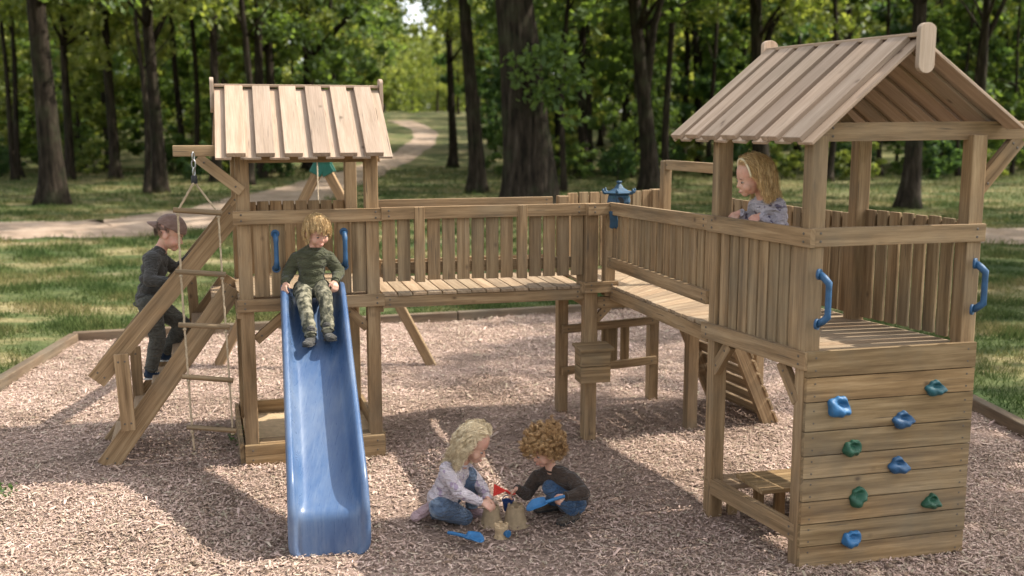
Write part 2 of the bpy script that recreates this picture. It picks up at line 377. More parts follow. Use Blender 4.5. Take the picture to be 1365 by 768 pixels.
# ------------------------------------------------------------------ playground
yaw1 = R(16.5)
class Frame:
    def __init__(s, o, ex, ey): s.o, s.ex, s.ey = V((*o, 0)), V((*ex, 0)), V((*ey, 0))
    def __call__(s, x, y, z): return s.o + s.ex * x + s.ey * y + V((0, 0, z))
def post(parent, p, z0, z1, nrm, w=.09, name='post', m=None):
    p = V((p[0], p[1], 0)); return one(name, m or WOOD, parent, p + V((0, 0, z0)), p + V((0, 0, z1)), w, w, nrm, bevel=.006)
def slats(mb, a, b, z0, z1, n, w, t, nrm, skip=()):
    a, b = V(a), V(b)
    for i in range(n):
        if i in skip: continue
        p = a.lerp(b, (i + .5) / n); j = random.uniform(-.004, .004)
        mb.board(V((p.x, p.y, z0 + j)), V((p.x, p.y, z1 + j)), w, t, nrm)
def handle(parent, c, up, out, h=.24, m=BLUE):
    c, up, out = V(c), V(up), V(out).normalized(); mb = MB()
    pts = []
    for k in range(13):
        u = k / 12; zz = (u - .5) * h; o = .052 * min(1, math.sin(math.pi * u) * 2.2)
        pts.append(c + up * zz + out * (o + .012))
    mb.tube(pts, [.017 if 2 < k < 10 else .02 for k in range(13)], 10)
    for sgn in (-1, 1):
        e = c + up * (sgn * h * .5); mb.tube([e, e + out * .014], .03, 12)
    return mb.build('grab_handle', m, parent, 0)

def roof(parent, r0, r1, l0, l1, q0, q1, bands, mt, caps=True):
    """ridge r0-r1 (front to back / left to right), eaves l0-l1 and q0-q1"""
    r0, r1, l0, l1, q0, q1 = map(V, (r0, r1, l0, l1, q0, q1)); main = None
    for (e0, e1) in ((l0, l1), (q0, q1)):
        n = (r1 - r0).cross(e0 - r0).normalized()
        if n.z < 0: n = -n
        mb = MB(); lp = lambda u, v: r0.lerp(r1, u).lerp(e0.lerp(e1, u), v)
        k = len(bands); edges = [0] + [(a + b) / 2 for a, b in bands] + [1]
        for i in range(k + 1):
            gp_ = .024; u0, u1 = edges[i] + (gp_ if i else 0), edges[i + 1] - (gp_ if i < k else 0)
            mb.slab(lp(u0, 0), lp(u0, 1 + random.uniform(-.004, .006)), lp(u1, 1 + random.uniform(-.004, .006)), lp(u1, 0), .018, n)
        for a, b in bands:
            v1 = 1 + random.uniform(-.012, .0); o = n * .0185
            mb.slab(lp(a, .01) + o, lp(a, v1) + o, lp(b, v1) + o, lp(b, .01) + o, .032, n)
        r = mb.build('roof', mt, parent, .003); main = main or r
    ax = (r1 - r0).normalized()
    one('ridge_board', mt, main, r0 + V((0, 0, .035)), r1 + V((0, 0, .035)), .075, .022)
    if caps:
        sd = ax.cross(V((0, 0, 1))).normalized()
        for e, s in ((r0, -1), (r1, 1)):
            w, z0, z1 = .055, -.165, .095; poly = []
            for k in range(9):
                a = math.pi * k / 8; poly.append(e + sd * (w * math.cos(a)) + V((0, 0, z1 - w * .6 + w * .6 * math.sin(a))))
            for k in range(9):
                a = math.pi + math.pi * k / 8; poly.append(e + sd * (w * math.cos(a)) + V((0, 0, z0 + w * .8 + w * .8 * math.sin(a))))
            mb = MB(); mb.prism([p + ax * (s * .003) for p in poly], ax * (s * .028)); mb.build('ridge_cap', mt, main, .003)
    return main

# ---- left tower
T = Frame((-1.94, 7.353), (math.cos(yaw1), math.sin(yaw1)), (-math.sin(yaw1), math.cos(yaw1)))
TW, TD = 1.02, 1.22
fn1 = -T.ey; sx1 = T.ex
tw = thing('play_tower', 'roofed wooden play tower that the blue slide and steps lead up to', 'play tower', T(TW / 2, TD / 2, 0), 'wooden play towers')
for x in (.055, TW - .055):
    for y in (.078, TD - .05): post(tw, T(x, y, 0), 0, 2.34, fn1, .095)
one('top_rail', WOOD, tw, T(-.02, .012, 1.845), T(TW + .02, .012, 1.845), .095, .032, fn1)
one('top_rail', WOOD, tw, T(.1, TD + .012, 1.80), T(TW - .1, TD + .012, 1.80), .09, .032, fn1)
mb = MB(); slats(mb, T(.1, TD - .02, 0), T(TW - .1, TD - .02, 0), 1.285, 1.875, 8, .092, .022, fn1); mb.build('slat_panel', WOOD, tw)
mb = MB(); slats(mb, T(.108, .045, 0), T(.345, .045, 0), 1.275, 1.83, 2, .103, .022, fn1); mb.build('slat_panel', WOOD, tw)
mb = MB(); slats(mb, T(.70, .045, 0), T(.918, .045, 0), 1.275, 1.83, 2, .098, .022, fn1); mb.build('slat_panel', WOOD, tw)
mb = MB()
for k in range(9): mb.board(T(.0, .1 + (TD - .1) * (k + .5) / 9, 1.25), T(TW, .1 + (TD - .1) * (k + .5) / 9, 1.25), (TD - .1) / 9 - .008, .022)
mb.build('platform', WOODF, tw)
one('platform_beam', WOOD, tw, T(-.015, .012, 1.215), T(.345, .012, 1.215), .09, .034, fn1)
one('platform_beam', WOOD, tw, T(.70, .012, 1.215), T(TW + .02, .012, 1.215), .09, .034, fn1)
one('platform_beam', WOOD, tw, T(-.01, TD + .012, 1.2), T(TW + .01, TD + .012, 1.2), .09, .034, fn1)
for x in (.0, TW): one('platform_beam', WOOD, tw, T(x, .03, 1.17), T(x, TD, 1.17), .1, .034, sx1)
one('brace', WOOD, tw, T(.11, .075, .95), T(.36, .075, 1.16), .07, .035, fn1)
one('brace', WOOD, tw, T(TW - .1, .075, 1.0), T(TW - .27, .075, 1.165), .07, .035, fn1)
one('brace', WOOD, tw, T(TW - .1, TD - .06, .95), T(TW - .3, TD - .06, 1.15), .07, .035, fn1)
one('brace', WOOD, tw, T(TW - .055, TD - .1, .95), T(TW - .055, TD - .32, 1.15), .07, .035, sx1)
sb = one('sandbox_board', WOODG, tw, T(-.0, .008, .055), T(TW + .0, .008, .055), .11, .04, fn1)
one('sandbox_board', WOODG, tw, T(-.0, .008, .15), T(TW + .0, .008, .15), .077, .04, fn1)
one('sandbox_board', WOODG, tw, T(-.0, TD + .02, .1), T(TW, TD + .02, .1), .2, .035, fn1)
for x in (-.018, TW + .0): one('sandbox_board', WOODG, tw, T(x, .04, .1), T(x, TD, .1), .19, .03, sx1)
one('sandbox_ledge', WOOD, tw, T(.105, .085, .185), T(TW - .1, .085, .185), .13, .022)
for hx in (.268, .755): handle(tw, T(hx, .035, 1.60), (0, 0, 1), fn1, .25)
mb = MB(); mb.slab(T(.02, .05, .05), T(TW - .02, .05, .05), T(TW - .02, TD, .05), T(.02, TD, .05), .045, (0, 0, 1))
so = mb.build('sandpit_sand', SANDL, None, 0); tag(so, 'yellow sand filling the pit below the left tower', 'sand', kind='stuff')
rA, rB = T(-.10, TD / 2 + .0, 2.745), T(TW + .10, TD / 2 + .0, 2.745)
bands1 = [(.06, .167), (.223, .327), (.381, .483), (.54, .639), (.693, .793), (.842, .946)]
roof(tw, rA, rB, T(-.125, -.16, 2.255), T(TW + .07, -.16, 2.255), T(-.125, TD + .16, 2.255), T(TW + .07, TD + .16, 2.255), bands1, WOODR)
one('tie_beam', WOOD, tw, T(-.02, .115, 2.27), T(TW + .02, .115, 2.27), .09, .03, fn1)
one('tie_beam', WOOD, tw, T(-.02, TD - .085, 2.27), T(TW + .02, TD - .085, 2.27), .09, .03, fn1)
for x in (-.0, TW):
    for y0, y1 in ((.05, TD / 2), (TD - .05, TD / 2)): one('rafter', WOOD, tw, T(x, y0, 2.30), T(x, y1, 2.69), .07, .03, sx1)
one('ladder_arm', WOOD, tw, T(-.40, .03, 2.315), T(.02, .03, 2.315), .075, .07, fn1)
one('brace', WOOD, tw, T(-.24, .03, 2.27), T(.05, .03, 2.03), .075, .06, fn1)

# ---- slide
def build_slide():
    root = thing('slide', 'blue plastic slide with raised sides coming down from the left tower', 'slide', (-1.05, 5.8, 0))
    top = T(.518, .0, 0); bot = V((-1.055, 5.775, 0)); ax = (top - bot); Lh = ax.length; ax.normalize(); sd = V((ax.y, -ax.x, 0))
    prof = [(.14, 1.255, .30), (.06, 1.25, .6), (0, 1.235, .9), (-.08, 1.195, 1), (-.2, 1.125, 1), (-.6, .905, 1), (-1.0, .685, 1), (-1.3, .525, 1), (-1.5, .425, 1), (-1.62, .37, .95), (-1.70, .338, .8), (-1.745, .318, .55)]
    sc = Lh / 1.80
    prof = [(d * sc, z, h) for d, z, h in prof] + [(-Lh + .012, .30, .3), (-Lh - .006, .275, .14), (-Lh - .014, .24, .06), (-Lh - .017, .15, .03), (-Lh - .019, -.01, .03)]
    def section(h):
        H = .16 * h
        a = [(-.226, -.045), (-.23, H * .6), (-.226, H + .0), (-.214, H + .012), (-.196, H + .013), (-.182, H + .004), (-.172, H * .62), (-.158, H * .22 + .006), (-.135, .004), (-.08, -.001), (0, -.003)]
        b = [(-x, z) for x, z in a[::-1][1:]]
        return a + b + [(.2, -.05), (.12, -.03), (-.12, -.03), (-.2, -.05)]
    co, n = [], None
    P2 = [V((d, z)) for d, z, h in prof]
    for i, (d, z, h) in enumerate(prof):
        t = (P2[min(i + 1, len(prof) - 1)] - P2[max(i - 1, 0)]).normalized(); nr = V((t.y, -t.x))
        if nr.y < 0 and i < 8: nr = -nr
        if i >= 8:
            nr = V((t.y, -t.x)); 
            if nr.x > 0.3: nr = -nr
        if nr.x > 0 and nr.y < 0: nr = -nr
        sec = section(h); n = len(sec); wd = 1.0 + .04 * (i / len(prof))
        for x, zz in sec:
            q = P2[i] + nr * zz; co.append(top + ax * q.x + sd * (x * wd) + V((0, 0, q.y)))
    m = len(prof); f = []
    for i in range(m - 1):
        for k in range(n): f.append((i * n + k, i * n + (k + 1) % n, (i + 1) * n + (k + 1) % n, (i + 1) * n + k))
    me = bpy.data.meshes.new('chute'); me.from_pydata([tuple(c) for c in co], [], f + [tuple(range(n))[::-1], tuple(range((m - 1) * n, m * n))]); me.update()
    bm = bmesh.new(); bm.from_mesh(me); bmesh.ops.recalc_face_normals(bm, faces=bm.faces); bm.to_mesh(me); bm.free()
    o = link('chute', me, BLUES, root)
    for p in me.polygons: p.use_smooth = True
    s = o.modifiers.new('s', 'SUBSURF'); s.levels = s.render_levels = 2
    for x in (-.2, .2):
        mb = MB(); q = top + sd * x; mb.board(q + V((0, 0, 1.16)), q + ax * .0 + V((0, 0, 1.26)), .03, .012, ax); mb.build('bolt_plate', METAL, root)
build_slide()

# ---- steps up the left tower
nf, ff = V((-2.97, 7.40, 0)), V((-3.14, 7.97, 0))
nt_, ft_ = T(-.03, .36, 1.30), T(-.03, .95, 1.30)
st = thing('tower_steps', 'steep wooden steps with sloping side rails up to the left tower', 'steps', nf.lerp(ff, .5))
pn = (ff - nf).normalized()
for a, b, nm in ((nf, nt_, 'stringer'), (ff, ft_, 'stringer')):
    one(nm, WOOD, st, a + V((0, 0, .02)), b, .15, .04, pn, bevel=.006)
for k in range(6):
    u = (k + .75) / 6.3; a, b = nf.lerp(nt_, u), ff.lerp(ft_, u)
    a, b = a + pn * .03, b - pn * .03; mb = MB(); mb.board(a + V((0, 0, .035)), b + V((0, 0, .035)), .15, .028); mb.build('tread', WOODF, st)
dn = (nt_ - nf).normalized(); df = (ft_ - ff).normalized()
ra, rb = at(128, 508, 7.33), at(316, 280, 7.76)
rc, rd = at(139, 490, 7.95), at(322, 262, 8.33)
one('side_rail', WOOD, st, ra, rb, .135, .035, pn, bevel=.006); one('side_rail', WOOD, st, rc, rd, .12, .035, pn, bevel=.006)
one('baluster', WOOD, st, at(172, 574, 7.34), at(161, 472, 7.34), .10, .035, pn)
one('baluster', WOOD, st, at(186, 545, 7.96), at(180, 462, 7.96), .08, .035, pn)
one('baluster', WOOD, st, at(262, 452, 8.17), at(255, 368, 8.17), .075, .035, pn)

# ---- rope ladder
rl = thing('rope_ladder', 'hanging rope ladder of five wooden rungs beside the left tower', 'rope ladder', V((-2.1, 7.2, 2.28)))
YL = 7.20
rung_px = [((231, 280), (296, 284)), ((234, 362), (301, 366)), ((238, 433), (306, 436)), ((243, 502), (311, 507)), ((249, 569), (315, 574))]
hook = at(259, 240, YL)
for a, b in rung_px:
    mb = MB(); mb.tube([at(*a, YL - .02), at(*b, YL + .03)], .019, 10); mb.build('rung', WOOD, rl, .002)
for side, xs_ in ((0, [(258, 244), (237, 281), (241, 363), (246, 434), (251, 503), (256, 571), (259, 600)]), (1, [(260, 244), (291, 284), (296, 366), (301, 437), (306, 507), (310, 573)])):
    mb = MB(); pts = [at(px, py, YL + (.028 if side else -.018)) for px, py in xs_]
    dense = []
    for i in range(len(pts) - 1):
        for k in range(14):
            p = pts[i].lerp(pts[i + 1], k / 14); dense.append(p + V((.0016 * math.sin(k * 2.2), .002 * math.cos(k * 2.2), 0)))
    mb.tube(dense + [pts[-1]], .0075, 6)
    for p in pts[1:]: mb.tube([p + V((0, 0, -.033)), p + V((0, 0, -.02))], .014, 8)
    mb.build('rope', ROPE, rl, 0)
mb = MB(); mb.tube([hook + V((0, 0, -.025)), hook + V((0, 0, .03))], .022, 10); mb.build('swivel', BLACK, rl, .004)
mb = MB()
for k in range(3):
    c = hook + V((0, 0, .055 + k * .052)); rr = []
    for q in range(13):
        a = 2 * math.pi * q / 12; u = V((1, 0, 0)) if k % 2 else V((.3, .95, 0)); rr.append(c + u * (.013 * math.cos(a)) + V((0, 0, .03 * math.sin(a))))
    mb.tube(rr, .005, 6, False)
mb.build('chain_hook', METAL, rl, 0)

# ---- swing frame behind the left tower
sf = thing('swing_frame', 'wooden swing frame legs joined by a green bracket behind the left tower', 'swing frame', (-1.93, 10.7, 0))
apex = at(430, 214, 10.7)
for foot in (gp(286, 494), gp(577, 488)):
    one('leg', WOOD, sf, V((foot.x, foot.y, -.02)), apex + V((0, 0, -.02)), .095, .095, (0, 1, 0), bevel=.01)
one('top_beam', WOOD, sf, apex + V((0, .1, .05)), T(.55, TD + .1, 2.36), .1, .09)
mb = MB(); e1 = (gp(286, 494) - apex).normalized(); e2 = (gp(577, 488) - apex).normalized()
for e in (e1, e2): mb.board(apex - e * .06 + V((0, -.055, 0)), apex + e * .155 + V((0, -.055, 0)), .125, .02, (0, 1, 0)); mb.board(apex - e * .06 + V((0, .055, 0)), apex + e * .155 + V((0, .055, 0)), .125, .02, (0, 1, 0))
mb.board(apex + V((-.09, 0, .04)), apex + V((.09, 0, .04)), .14, .14, (0, 1, 0)); mb.build('corner_bracket', BGREEN, sf, .008)
mb = MB(); mb.tube([apex + V((-.0, -.3, .0)), apex + V((-.0, -.3, -1.25))], .006, 6); mb.build('rope', ROPE, sf, 0)

# ---- right tower
FL, FR, RL, RR = V((1.60, 5.60, 0)), V((2.60, 5.86, 0)), V((1.245, 6.43, 0)), V((2.215, 6.70, 0))
z_ = lambda p, z: V((p.x, p.y, z))
exr = (FR - FL).normalized(); fnr = V((exr.y, -exr.x, 0)); lsd = (RL - FL).normalized(); lnr = V((-lsd.y, lsd.x, 0))
if lnr.x > 0: lnr = -lnr
tr = thing('play_tower', 'roofed wooden play tower with a climbing wall front', 'play tower', (FL + FR + RL + RR) / 4, 'wooden play towers')
cen = (FL + FR + RL + RR) / 4
for p in (FL, FR, RL, RR): post(tr, p.lerp(cen, .05), 0, 2.44, fnr, .092)
one('top_rail', WOOD, tr, z_(FL + fnr * .022 - exr * .02, 1.90), z_(FR + fnr * .022 + exr * .03, 1.90), .10, .034, fnr)
one('top_rail', WOOD, tr, z_(RL + lnr * .025 + lsd * .03, 1.897), z_(FL + lnr * .025 - lsd * .045, 1.897), .10, .034, lnr)
one('top_rail', WOOD, tr, z_(RR - lnr * .025 + lsd * .03, 1.90), z_(FR - lnr * .025, 1.90), .09, .03, lnr)
one('platform_beam', WOOD, tr, z_(RL + lnr * .025 + lsd * .06, 1.228), z_(FL + lnr * .025 - lsd * .045, 1.228), .10, .036, lnr)
one('platform_beam', WOOD, tr, z_(RR - lnr * .03 + lsd * .06, 1.2), z_(FR - lnr * .03, 1.2), .09, .036, lnr)
one('platform_beam', WOOD, tr, z_(RL, 1.17), z_(RR, 1.17), .09, .04, fnr)
a, b = RL.lerp(FL, .085), RL.lerp(FL, .935)
mb = MB(); slats(mb, a + lnr * -.0, b + lnr * -.0, 1.27, 1.915, 8, .083, .022, lnr); mb.build('slat_panel', WOOD, tr)
a, b = RR.lerp(FR, .06), RR.lerp(FR, .95)
mb = MB(); slats(mb, a, b, 1.275, 1.965, 8, .083, .022, lnr); mb.build('slat_panel', WOOD, tr)
mb = MB()
for k in range(10):
    u0, u1 = k / 10 + .004, (k + 1) / 10 - .004; o = V((0, 0, 1.236))
    A, B, C, D = FL.lerp(RL, u0), FR.lerp(RR, u0), FR.lerp(RR, u1), FL.lerp(RL, u1); mb.slab(A + o, B + o, C + o, D + o, .022, (0, 0, 1))
mb.build('platform', WOODF, tr)
# climbing wall
wl, wr = FL + fnr * .035 - exr * .015, FR + fnr * .035 + exr * .01
cw = None; zs = [.035]; 
for hgt in (.133, .131, .131, .131, .131, .139, .166, .139, .148): zs.append(zs[-1] + hgt)
mb = MB()
for k in range(9):
    e = random.uniform(-.003, .003); mb.board(z_(wl - exr * e, (zs[k] + zs[k + 1]) / 2), z_(wr + exr * e, (zs[k] + zs[k + 1]) / 2), zs[k + 1] - zs[k] - .006, .03, fnr)
zs_top = zs[-1]
nf_ = len(mb.bm.faces)
for k in range(9):
    zc = (zs[k] + zs[k + 1]) / 2
    for dz in (-.035, .035):
        for e, s in ((wl, 1), (wr, -1)):
            p = z_(e + exr * (s * .05), zc + dz) + fnr * .014; mb.tube([p, p + fnr * .003], .006, 8)
mb.bm.faces.ensure_lookup_table()
for f in mb.bm.faces[nf_:]: f.material_index = 1
cw = mb.build('climbing_wall', WOODG, tr, .005); cw.data.materials.append(RUST)
def wallpt(px, py):
    d = _ray(px, py); o = V((0, 0, EYE)); q = wl + fnr * .015; t = (q - o).dot(fnr) / d.dot(fnr); return o + d * t
def hold(px, py, m, w, h, tilt, lab):
    c = wallpt(px, py); bm = bmesh.new(); bmesh.ops.create_icosphere(bm, subdivisions=4, radius=1)
    ph = random.uniform(0, 9)
    for v in bm.verts:
        x, y, z = v.co; r = 1 + .16 * math.sin(3.1 * x + ph) * math.sin(2.7 * z + ph * 2) + .07 * math.sin(7 * x + 5 * z + ph)
        pocket = math.exp(-((x * 1.1) ** 2 + ((z - .35) * 1.9) ** 2) * 2.2) * max(0, y)
        yy = max(y, -.12) * (.62 if z < 0.1 else .5) - .55 * pocket
        xx = x * (1 - .18 * z); v.co = V((xx * r * w, yy * r * .085 + .004, z * r * h))
    rot = Matrix.Rotation(tilt, 3, 'Y'); M = Matrix((exr, fnr, V((0, 0, 1)))).transposed()
    for v in bm.verts: v.co = c + M @ (rot @ v.co)
    bmesh.ops.recalc_face_normals(bm, faces=bm.faces); me = bpy.data.meshes.new('climbing_hold'); bm.to_mesh(me); bm.free()
    for p in me.polygons: p.use_smooth = True
    tag(link('climbing_hold', me, m, cw), lab)
hold(1118, 542, BLUEB, .066, .058, .5, 'bright blue climbing hold, largest and upper left of the wall')
hold(1203, 559, BLUE, .058, .046, .05, 'blue climbing hold just below the teal one')
hold(1246, 517, TEAL, .057, .042, .1, 'teal climbing hold at the upper right of the wall')
hold(1135, 597, GREEN, .054, .05, .35, 'green climbing hold below the bright blue one')
hold(1197, 620, BLUE, .06, .048, .1, 'blue climbing hold in the middle of the wall')
hold(1143, 662, GREEN, .056, .056, -.3, 'jagged green climbing hold low on the left')
hold(1241, 668, GREEN, .054, .044, .1, 'green climbing hold low on the right')
hold(1134, 718, BLUEB, .058, .052, .3, 'blue climbing hold nearest the ground')
handle(tr, at(1089, 399, 5.53), (0, 0, 1), V((.75, -.66, 0)), .27, BLUE)
handle(tr, at(1296, 382, 5.79), (0, 0, 1), V((.8, -.6, 0)), .26, BLUE)
for p, q in ((RL, FL), (FL, RL)):
    d = (q - p).normalized(); one('brace', WOOD, tr, z_(p + d * .045, .98), z_(p + d * .2, 1.175), .075, .04, lnr)
one('sill_beam', WOOD, tr, z_(RL + lnr * .0, .235), z_(FL + lnr * .0, .235), .10, .045, lnr)
mid = FL.lerp(FR, .5); midb = RL.lerp(RR, .5); oh = (mid - midb).normalized()
r0, r1 = z_(mid + oh * .12, 2.925), z_(midb - oh * .24, 2.925)
l0, l1 = z_(FL + oh * .15 - exr * .125, 2.39), z_(RL - oh * .28 - exr * .12, 2.39)
q0, q1 = z_(FR + oh * .12 + exr * .14, 2.47), z_(RR - oh * .28 + exr * .14, 2.47)
bands2 = [(.055, .165), (.205, .31), (.35, .455), (.495, .60), (.64, .745), (.785, .885), (.92, 1.0)]
roof(tr, r0, r1, l0, l1, q0, q1, bands2, WOODR)
one('tie_beam', WOOD, tr, z_(FL + exr * .06 - fnr * .045, 2.455), z_(FR + exr * .9 - fnr * .045, 2.47), .10, .05, fnr)
one('tie_beam', WOOD, tr, z_(RL - exr * .02 + fnr * .05, 2.46), z_(RR + exr * .05 + fnr * .05, 2.46), .09, .04, fnr)
one('brace', WOOD, tr, z_(FR + exr * .02 - fnr * .045, 2.14), z_(FR + exr * .27 - fnr * .045, 2.42), .085, .045, fnr)
for (p, e) in ((RL, midb), (RR, midb)):
    one('rafter', WOOD, tr, z_(p, 2.40), z_(e, 2.86), .07, .03, fnr)

# ---- low table under the right tower
tb = thing('table', 'small low wooden table standing under the right tower', 'table', (1.9, 6.45, 0))
A0 = gp(1016, 654, .33); B0 = gp(981, 631, .33); ev = V((.966, .25, 0)); mb = MB()
d = B0 - A0
for k in range(3):
    a, b = A0 + d * (k / 3 + .005), A0 + d * ((k + 1) / 3 - .005); mb.slab(a, a + ev * .62, b + ev * .62, b, -.028, (0, 0, 1))
mb.build('table_top', WOODG, tb)
for px, py in ((1010, 690), (1037, 704)):
    g = gp(px, py); one('leg', WOODG, tb, g, V((g.x, g.y, .30)), .06, .06, (0, 1, 0))
    g = g + ev * .45; one('leg', WOODG, tb, g, V((g.x, g.y, .30)), .06, .06, (0, 1, 0))
bn = thing('bench', 'plain wooden bench board behind the low table', 'bench', (1.5, 6.75, 0))
bp = gp(962, 648, .26); mb = MB(); mb.slab(bp, bp + ev * .75, bp + ev * .75 + V((-.05, .2, 0)), bp + V((-.05, .2, 0)), -.03, (0, 0, 1)); mb.build('seat', WOODF, bn)
for u in (.12, .62): one('leg', WOODG, bn, V((bp.x - .02, bp.y + .1, 0)) + ev * u, V((bp.x - .02, bp.y + .1, .23)) + ev * u, .06, .06, (0, 1, 0))

# ---- walkways and corner platform
A1, B1 = T(TW + .005, .0, 0), V((.56, 8.045, 0))
e1 = (B1 - A1).normalized(); n1 = V((-e1.y, e1.x, 0)); W1 = .85
def walk_fence(root, a, b, nrm_out, n, w, z0, skip=(), posts=(), board_out=False):
    """near fence: rail outside, slats behind it, gap above the deck"""
    one('top_rail', WOOD, root, z_(a, 1.853), z_(b, 1.853), .09, .034, nrm_out)
    mb = MB(); off = -nrm_out * .03; slats(mb, a + off, b + off, z0, 1.87, n, w, .022, nrm_out, skip); mb.build('slat_panel', WOOD, root)
    off = -nrm_out * (.06 if not board_out else -.001); one('bottom_rail', WOOD, root, z_(a + off, 1.44), z_(b + off, 1.44), .085, .032, nrm_out)
    for i in posts:
        p = a.lerp(b, (i + .5) / n); one('fence_board', WOOD, root, z_(p + nrm_out * .0, z0 - .005), z_(p, 1.897), .075, .045, nrm_out)
def deck(root, A, B, C, D, n, z=1.24, name='deck'):
    mb = MB(); o = V((0, 0, z - .0))
    for k in range(n):
        u0, u1 = k / n + .04 / n, (k + 1) / n - .04 / n; j = random.uniform(-.006, .006)
        a, b, c, d = A.lerp(B, u0), A.lerp(B, u1), D.lerp(C, u1), D.lerp(C, u0)
        s = (d - a).normalized() * j; mb.slab(a + o + s, d + o + s, c + o + s, b + o + s, .022, (0, 0, 1))
    return mb.build(name, WOODF, root, .003)
w1 = thing('walkway', 'straight wooden walkway from the left tower to the corner platform', 'walkway', A1.lerp(B1, .5) + n1 * .4, 'raised wooden walkways')
deck(w1, A1 + n1 * -.005, B1 - n1 * .005, B1 + n1 * W1, A1 + n1 * W1, 14)
one('side_beam', WOOD, w1, z_(A1 + n1 * .02, 1.195), z_(B1 + n1 * .02, 1.195), .085, .036, n1)
one('side_beam', WOOD, w1, z_(A1 + n1 * (W1 - .02), 1.18), z_(B1 + n1 * (W1 - .02), 1.18), .085, .036, n1)
walk_fence(w1, A1 + e1 * -.0, B1, -n1, 14, .094, 1.345, skip=(2, 9), posts=(2, 9))
one('top_rail', WOOD, w1, z_(A1 + n1 * W1, 1.85), z_(B1 + n1 * (W1 + .02), 1.85), .085, .034, n1)
one('bottom_rail', WOOD, w1, z_(A1 + n1 * W1, 1.37), z_(B1 + n1 * (W1 + .02), 1.37), .07, .034, n1)
for u in (.02, .5, .98): post(w1, A1.lerp(B1, u) + n1 * (W1 + .04), 1.2, 1.88, n1, .05, 'fence_post')

cf, crl, crr, cf2 = V((.60, 8.075, 0)), V((.425, 8.874, 0)), V((1.265, 9.30, 0)), V((.755, 8.11, 0))
cp = thing('corner_platform', 'small wooden corner platform on square posts where both walkways meet', 'platform', (cf + crl + crr) / 3)
post(cp, cf, 0, 1.895, fn1, .10); post(cp, crl, 0, 1.9, fn1, .09); post(cp, crr, 0, 1.93, fn1, .09); post(cp, cf2 + n1 * .02, 1.17, 1.87, fn1, .085)
post(cp, cf + V((-.075, .03, 0)), 1.24, 1.88, fn1, .045)
mb = MB(); o_ = V((0, 0, 1.238))
for k in range(7):
    u0, u1 = k / 7 + .004, (k + 1) / 7 - .004
    a, b = cf.lerp(crl, u0), cf.lerp(crl, u1); c, d = cf2.lerp(crr, u1), cf2.lerp(crr, u0); mb.slab(a + o_, d + o_, c + o_, b + o_, .022, (0, 0, 1))
mb.build('deck', WOODF, cp, .003)
one('top_rail', WOOD, cp, z_(B1 - n1 * .052, 1.853), z_(cf2 + e1 * .06 - n1 * .05, 1.853), .09, .034, n1)
one('collar_board', WOOD, cp, z_(B1 - n1 * .045 - e1 * .02, 1.25), z_(cf2 + e1 * .055 - n1 * .045, 1.25), .085, .034, n1)
one('collar_board', WOOD, cp, z_(B1 - n1 * .045 - e1 * .018, 1.25), z_(B1 - e1 * .018 + n1 * .07, 1.25), .085, .034, e1)
one('side_beam', WOOD, cp, z_(cf + e1 * .06, 1.12), z_(cf2 + e1 * .36, 1.12), .09, .04, n1)
one('side_beam', WOOD, cp, z_(cf + n1 * .06, 1.12), z_(crl - n1 * .05, 1.12), .09, .04, e1)
one('brace', WOOD, cp, z_(cf + e1 * .05, .98), z_(cf + e1 * .16, 1.09), .06, .035, n1)
fe = (crr - crl).normalized(); fnn = V((-fe.y, fe.x, 0))
mb = MB(); slats(mb, crl + fe * .04, crr - fe * .04, 1.28, 1.925, 8, .092, .022, fnn); mb.build('slat_panel', WOOD, cp)
one('top_rail', WOOD, cp, z_(crl + fnn * .055, 1.85), z_(crr + fnn * .055, 1.85), .085, .034, fnn)
for zz in (.765, .40): one('cross_bar', WOOD, cp, z_(crl - fnn * .06 - fe * .03, zz), z_(crr - fnn * .06, zz), .07, .035, fnn)
mb = MB()
for u, w in ((.31, .085), (.49, .16), (.66, .085)):
    p = crl.lerp(crr, u) - fnn * .035; mb.board(z_(p, .39), z_(p, .76), w, .022, fnn)
mb.build('play_panel', WOODG, cp)

w2 = thing('walkway', 'walkway with slatted rail running forward from the corner to the right tower', 'walkway', cf2.lerp(RL, .5), 'raised wooden walkways')
nA, nB, fA, fB = cf2 + V((.03, -.02, 0)), RL + V((0, .03, 0)), crr, RR + V((0, .05, 0))
ne = (nB - nA).normalized(); nn = V((ne.y, -ne.x, 0))
if nn.x > 0: nn = -nn
deck(w2, nA + nn * .02, nB + nn * .02, fB, fA, 17, 1.236)
one('side_beam', WOOD, w2, z_(nA + nn * .01, 1.19), z_(nB + nn * .01, 1.19), .088, .036, nn)
one('side_beam', WOOD, w2, z_(fA, 1.18), z_(fB, 1.18), .088, .036, nn)
A2 = nA + nn * .035; B2 = nB + nn * .03
one('top_rail', WOOD, w2, z_(A2, 1.857), z_(B2, 1.897), .092, .034, nn)
mb = MB(); slats(mb, A2 - nn * .03, B2 - nn * .03, 1.40, 1.885, 16, .083, .022, nn); mb.build('slat_panel', WOOD, w2)
one('bottom_rail', WOOD, w2, z_(A2, 1.44), z_(B2, 1.43), .085, .03, nn)
fd = (fB - fA).normalized(); fnr2 = V((fd.y, -fd.x, 0))
g0, g1 = fA + fd * .18, fA + fd * 1.12
mb = MB(); slats(mb, g1 + fd * .06, fB - fd * .03, 1.28, 1.93, 14, .088, .022, fnr2); mb.build('slat_panel', WOOD, w2)
one('top_rail', WOOD, w2, z_(g1 + fnr2 * -.03, 1.855), z_(fB + fnr2 * -.03, 1.875), .085, .03, fnr2)
for p in (g0, g1): post(w2, p, 1.15, 2.185, fnr2, .075, 'arch_post')
one('arch_bar', WOOD, w2, z_(g0, 2.15), z_(g1, 2.15), .08, .05, fnr2)
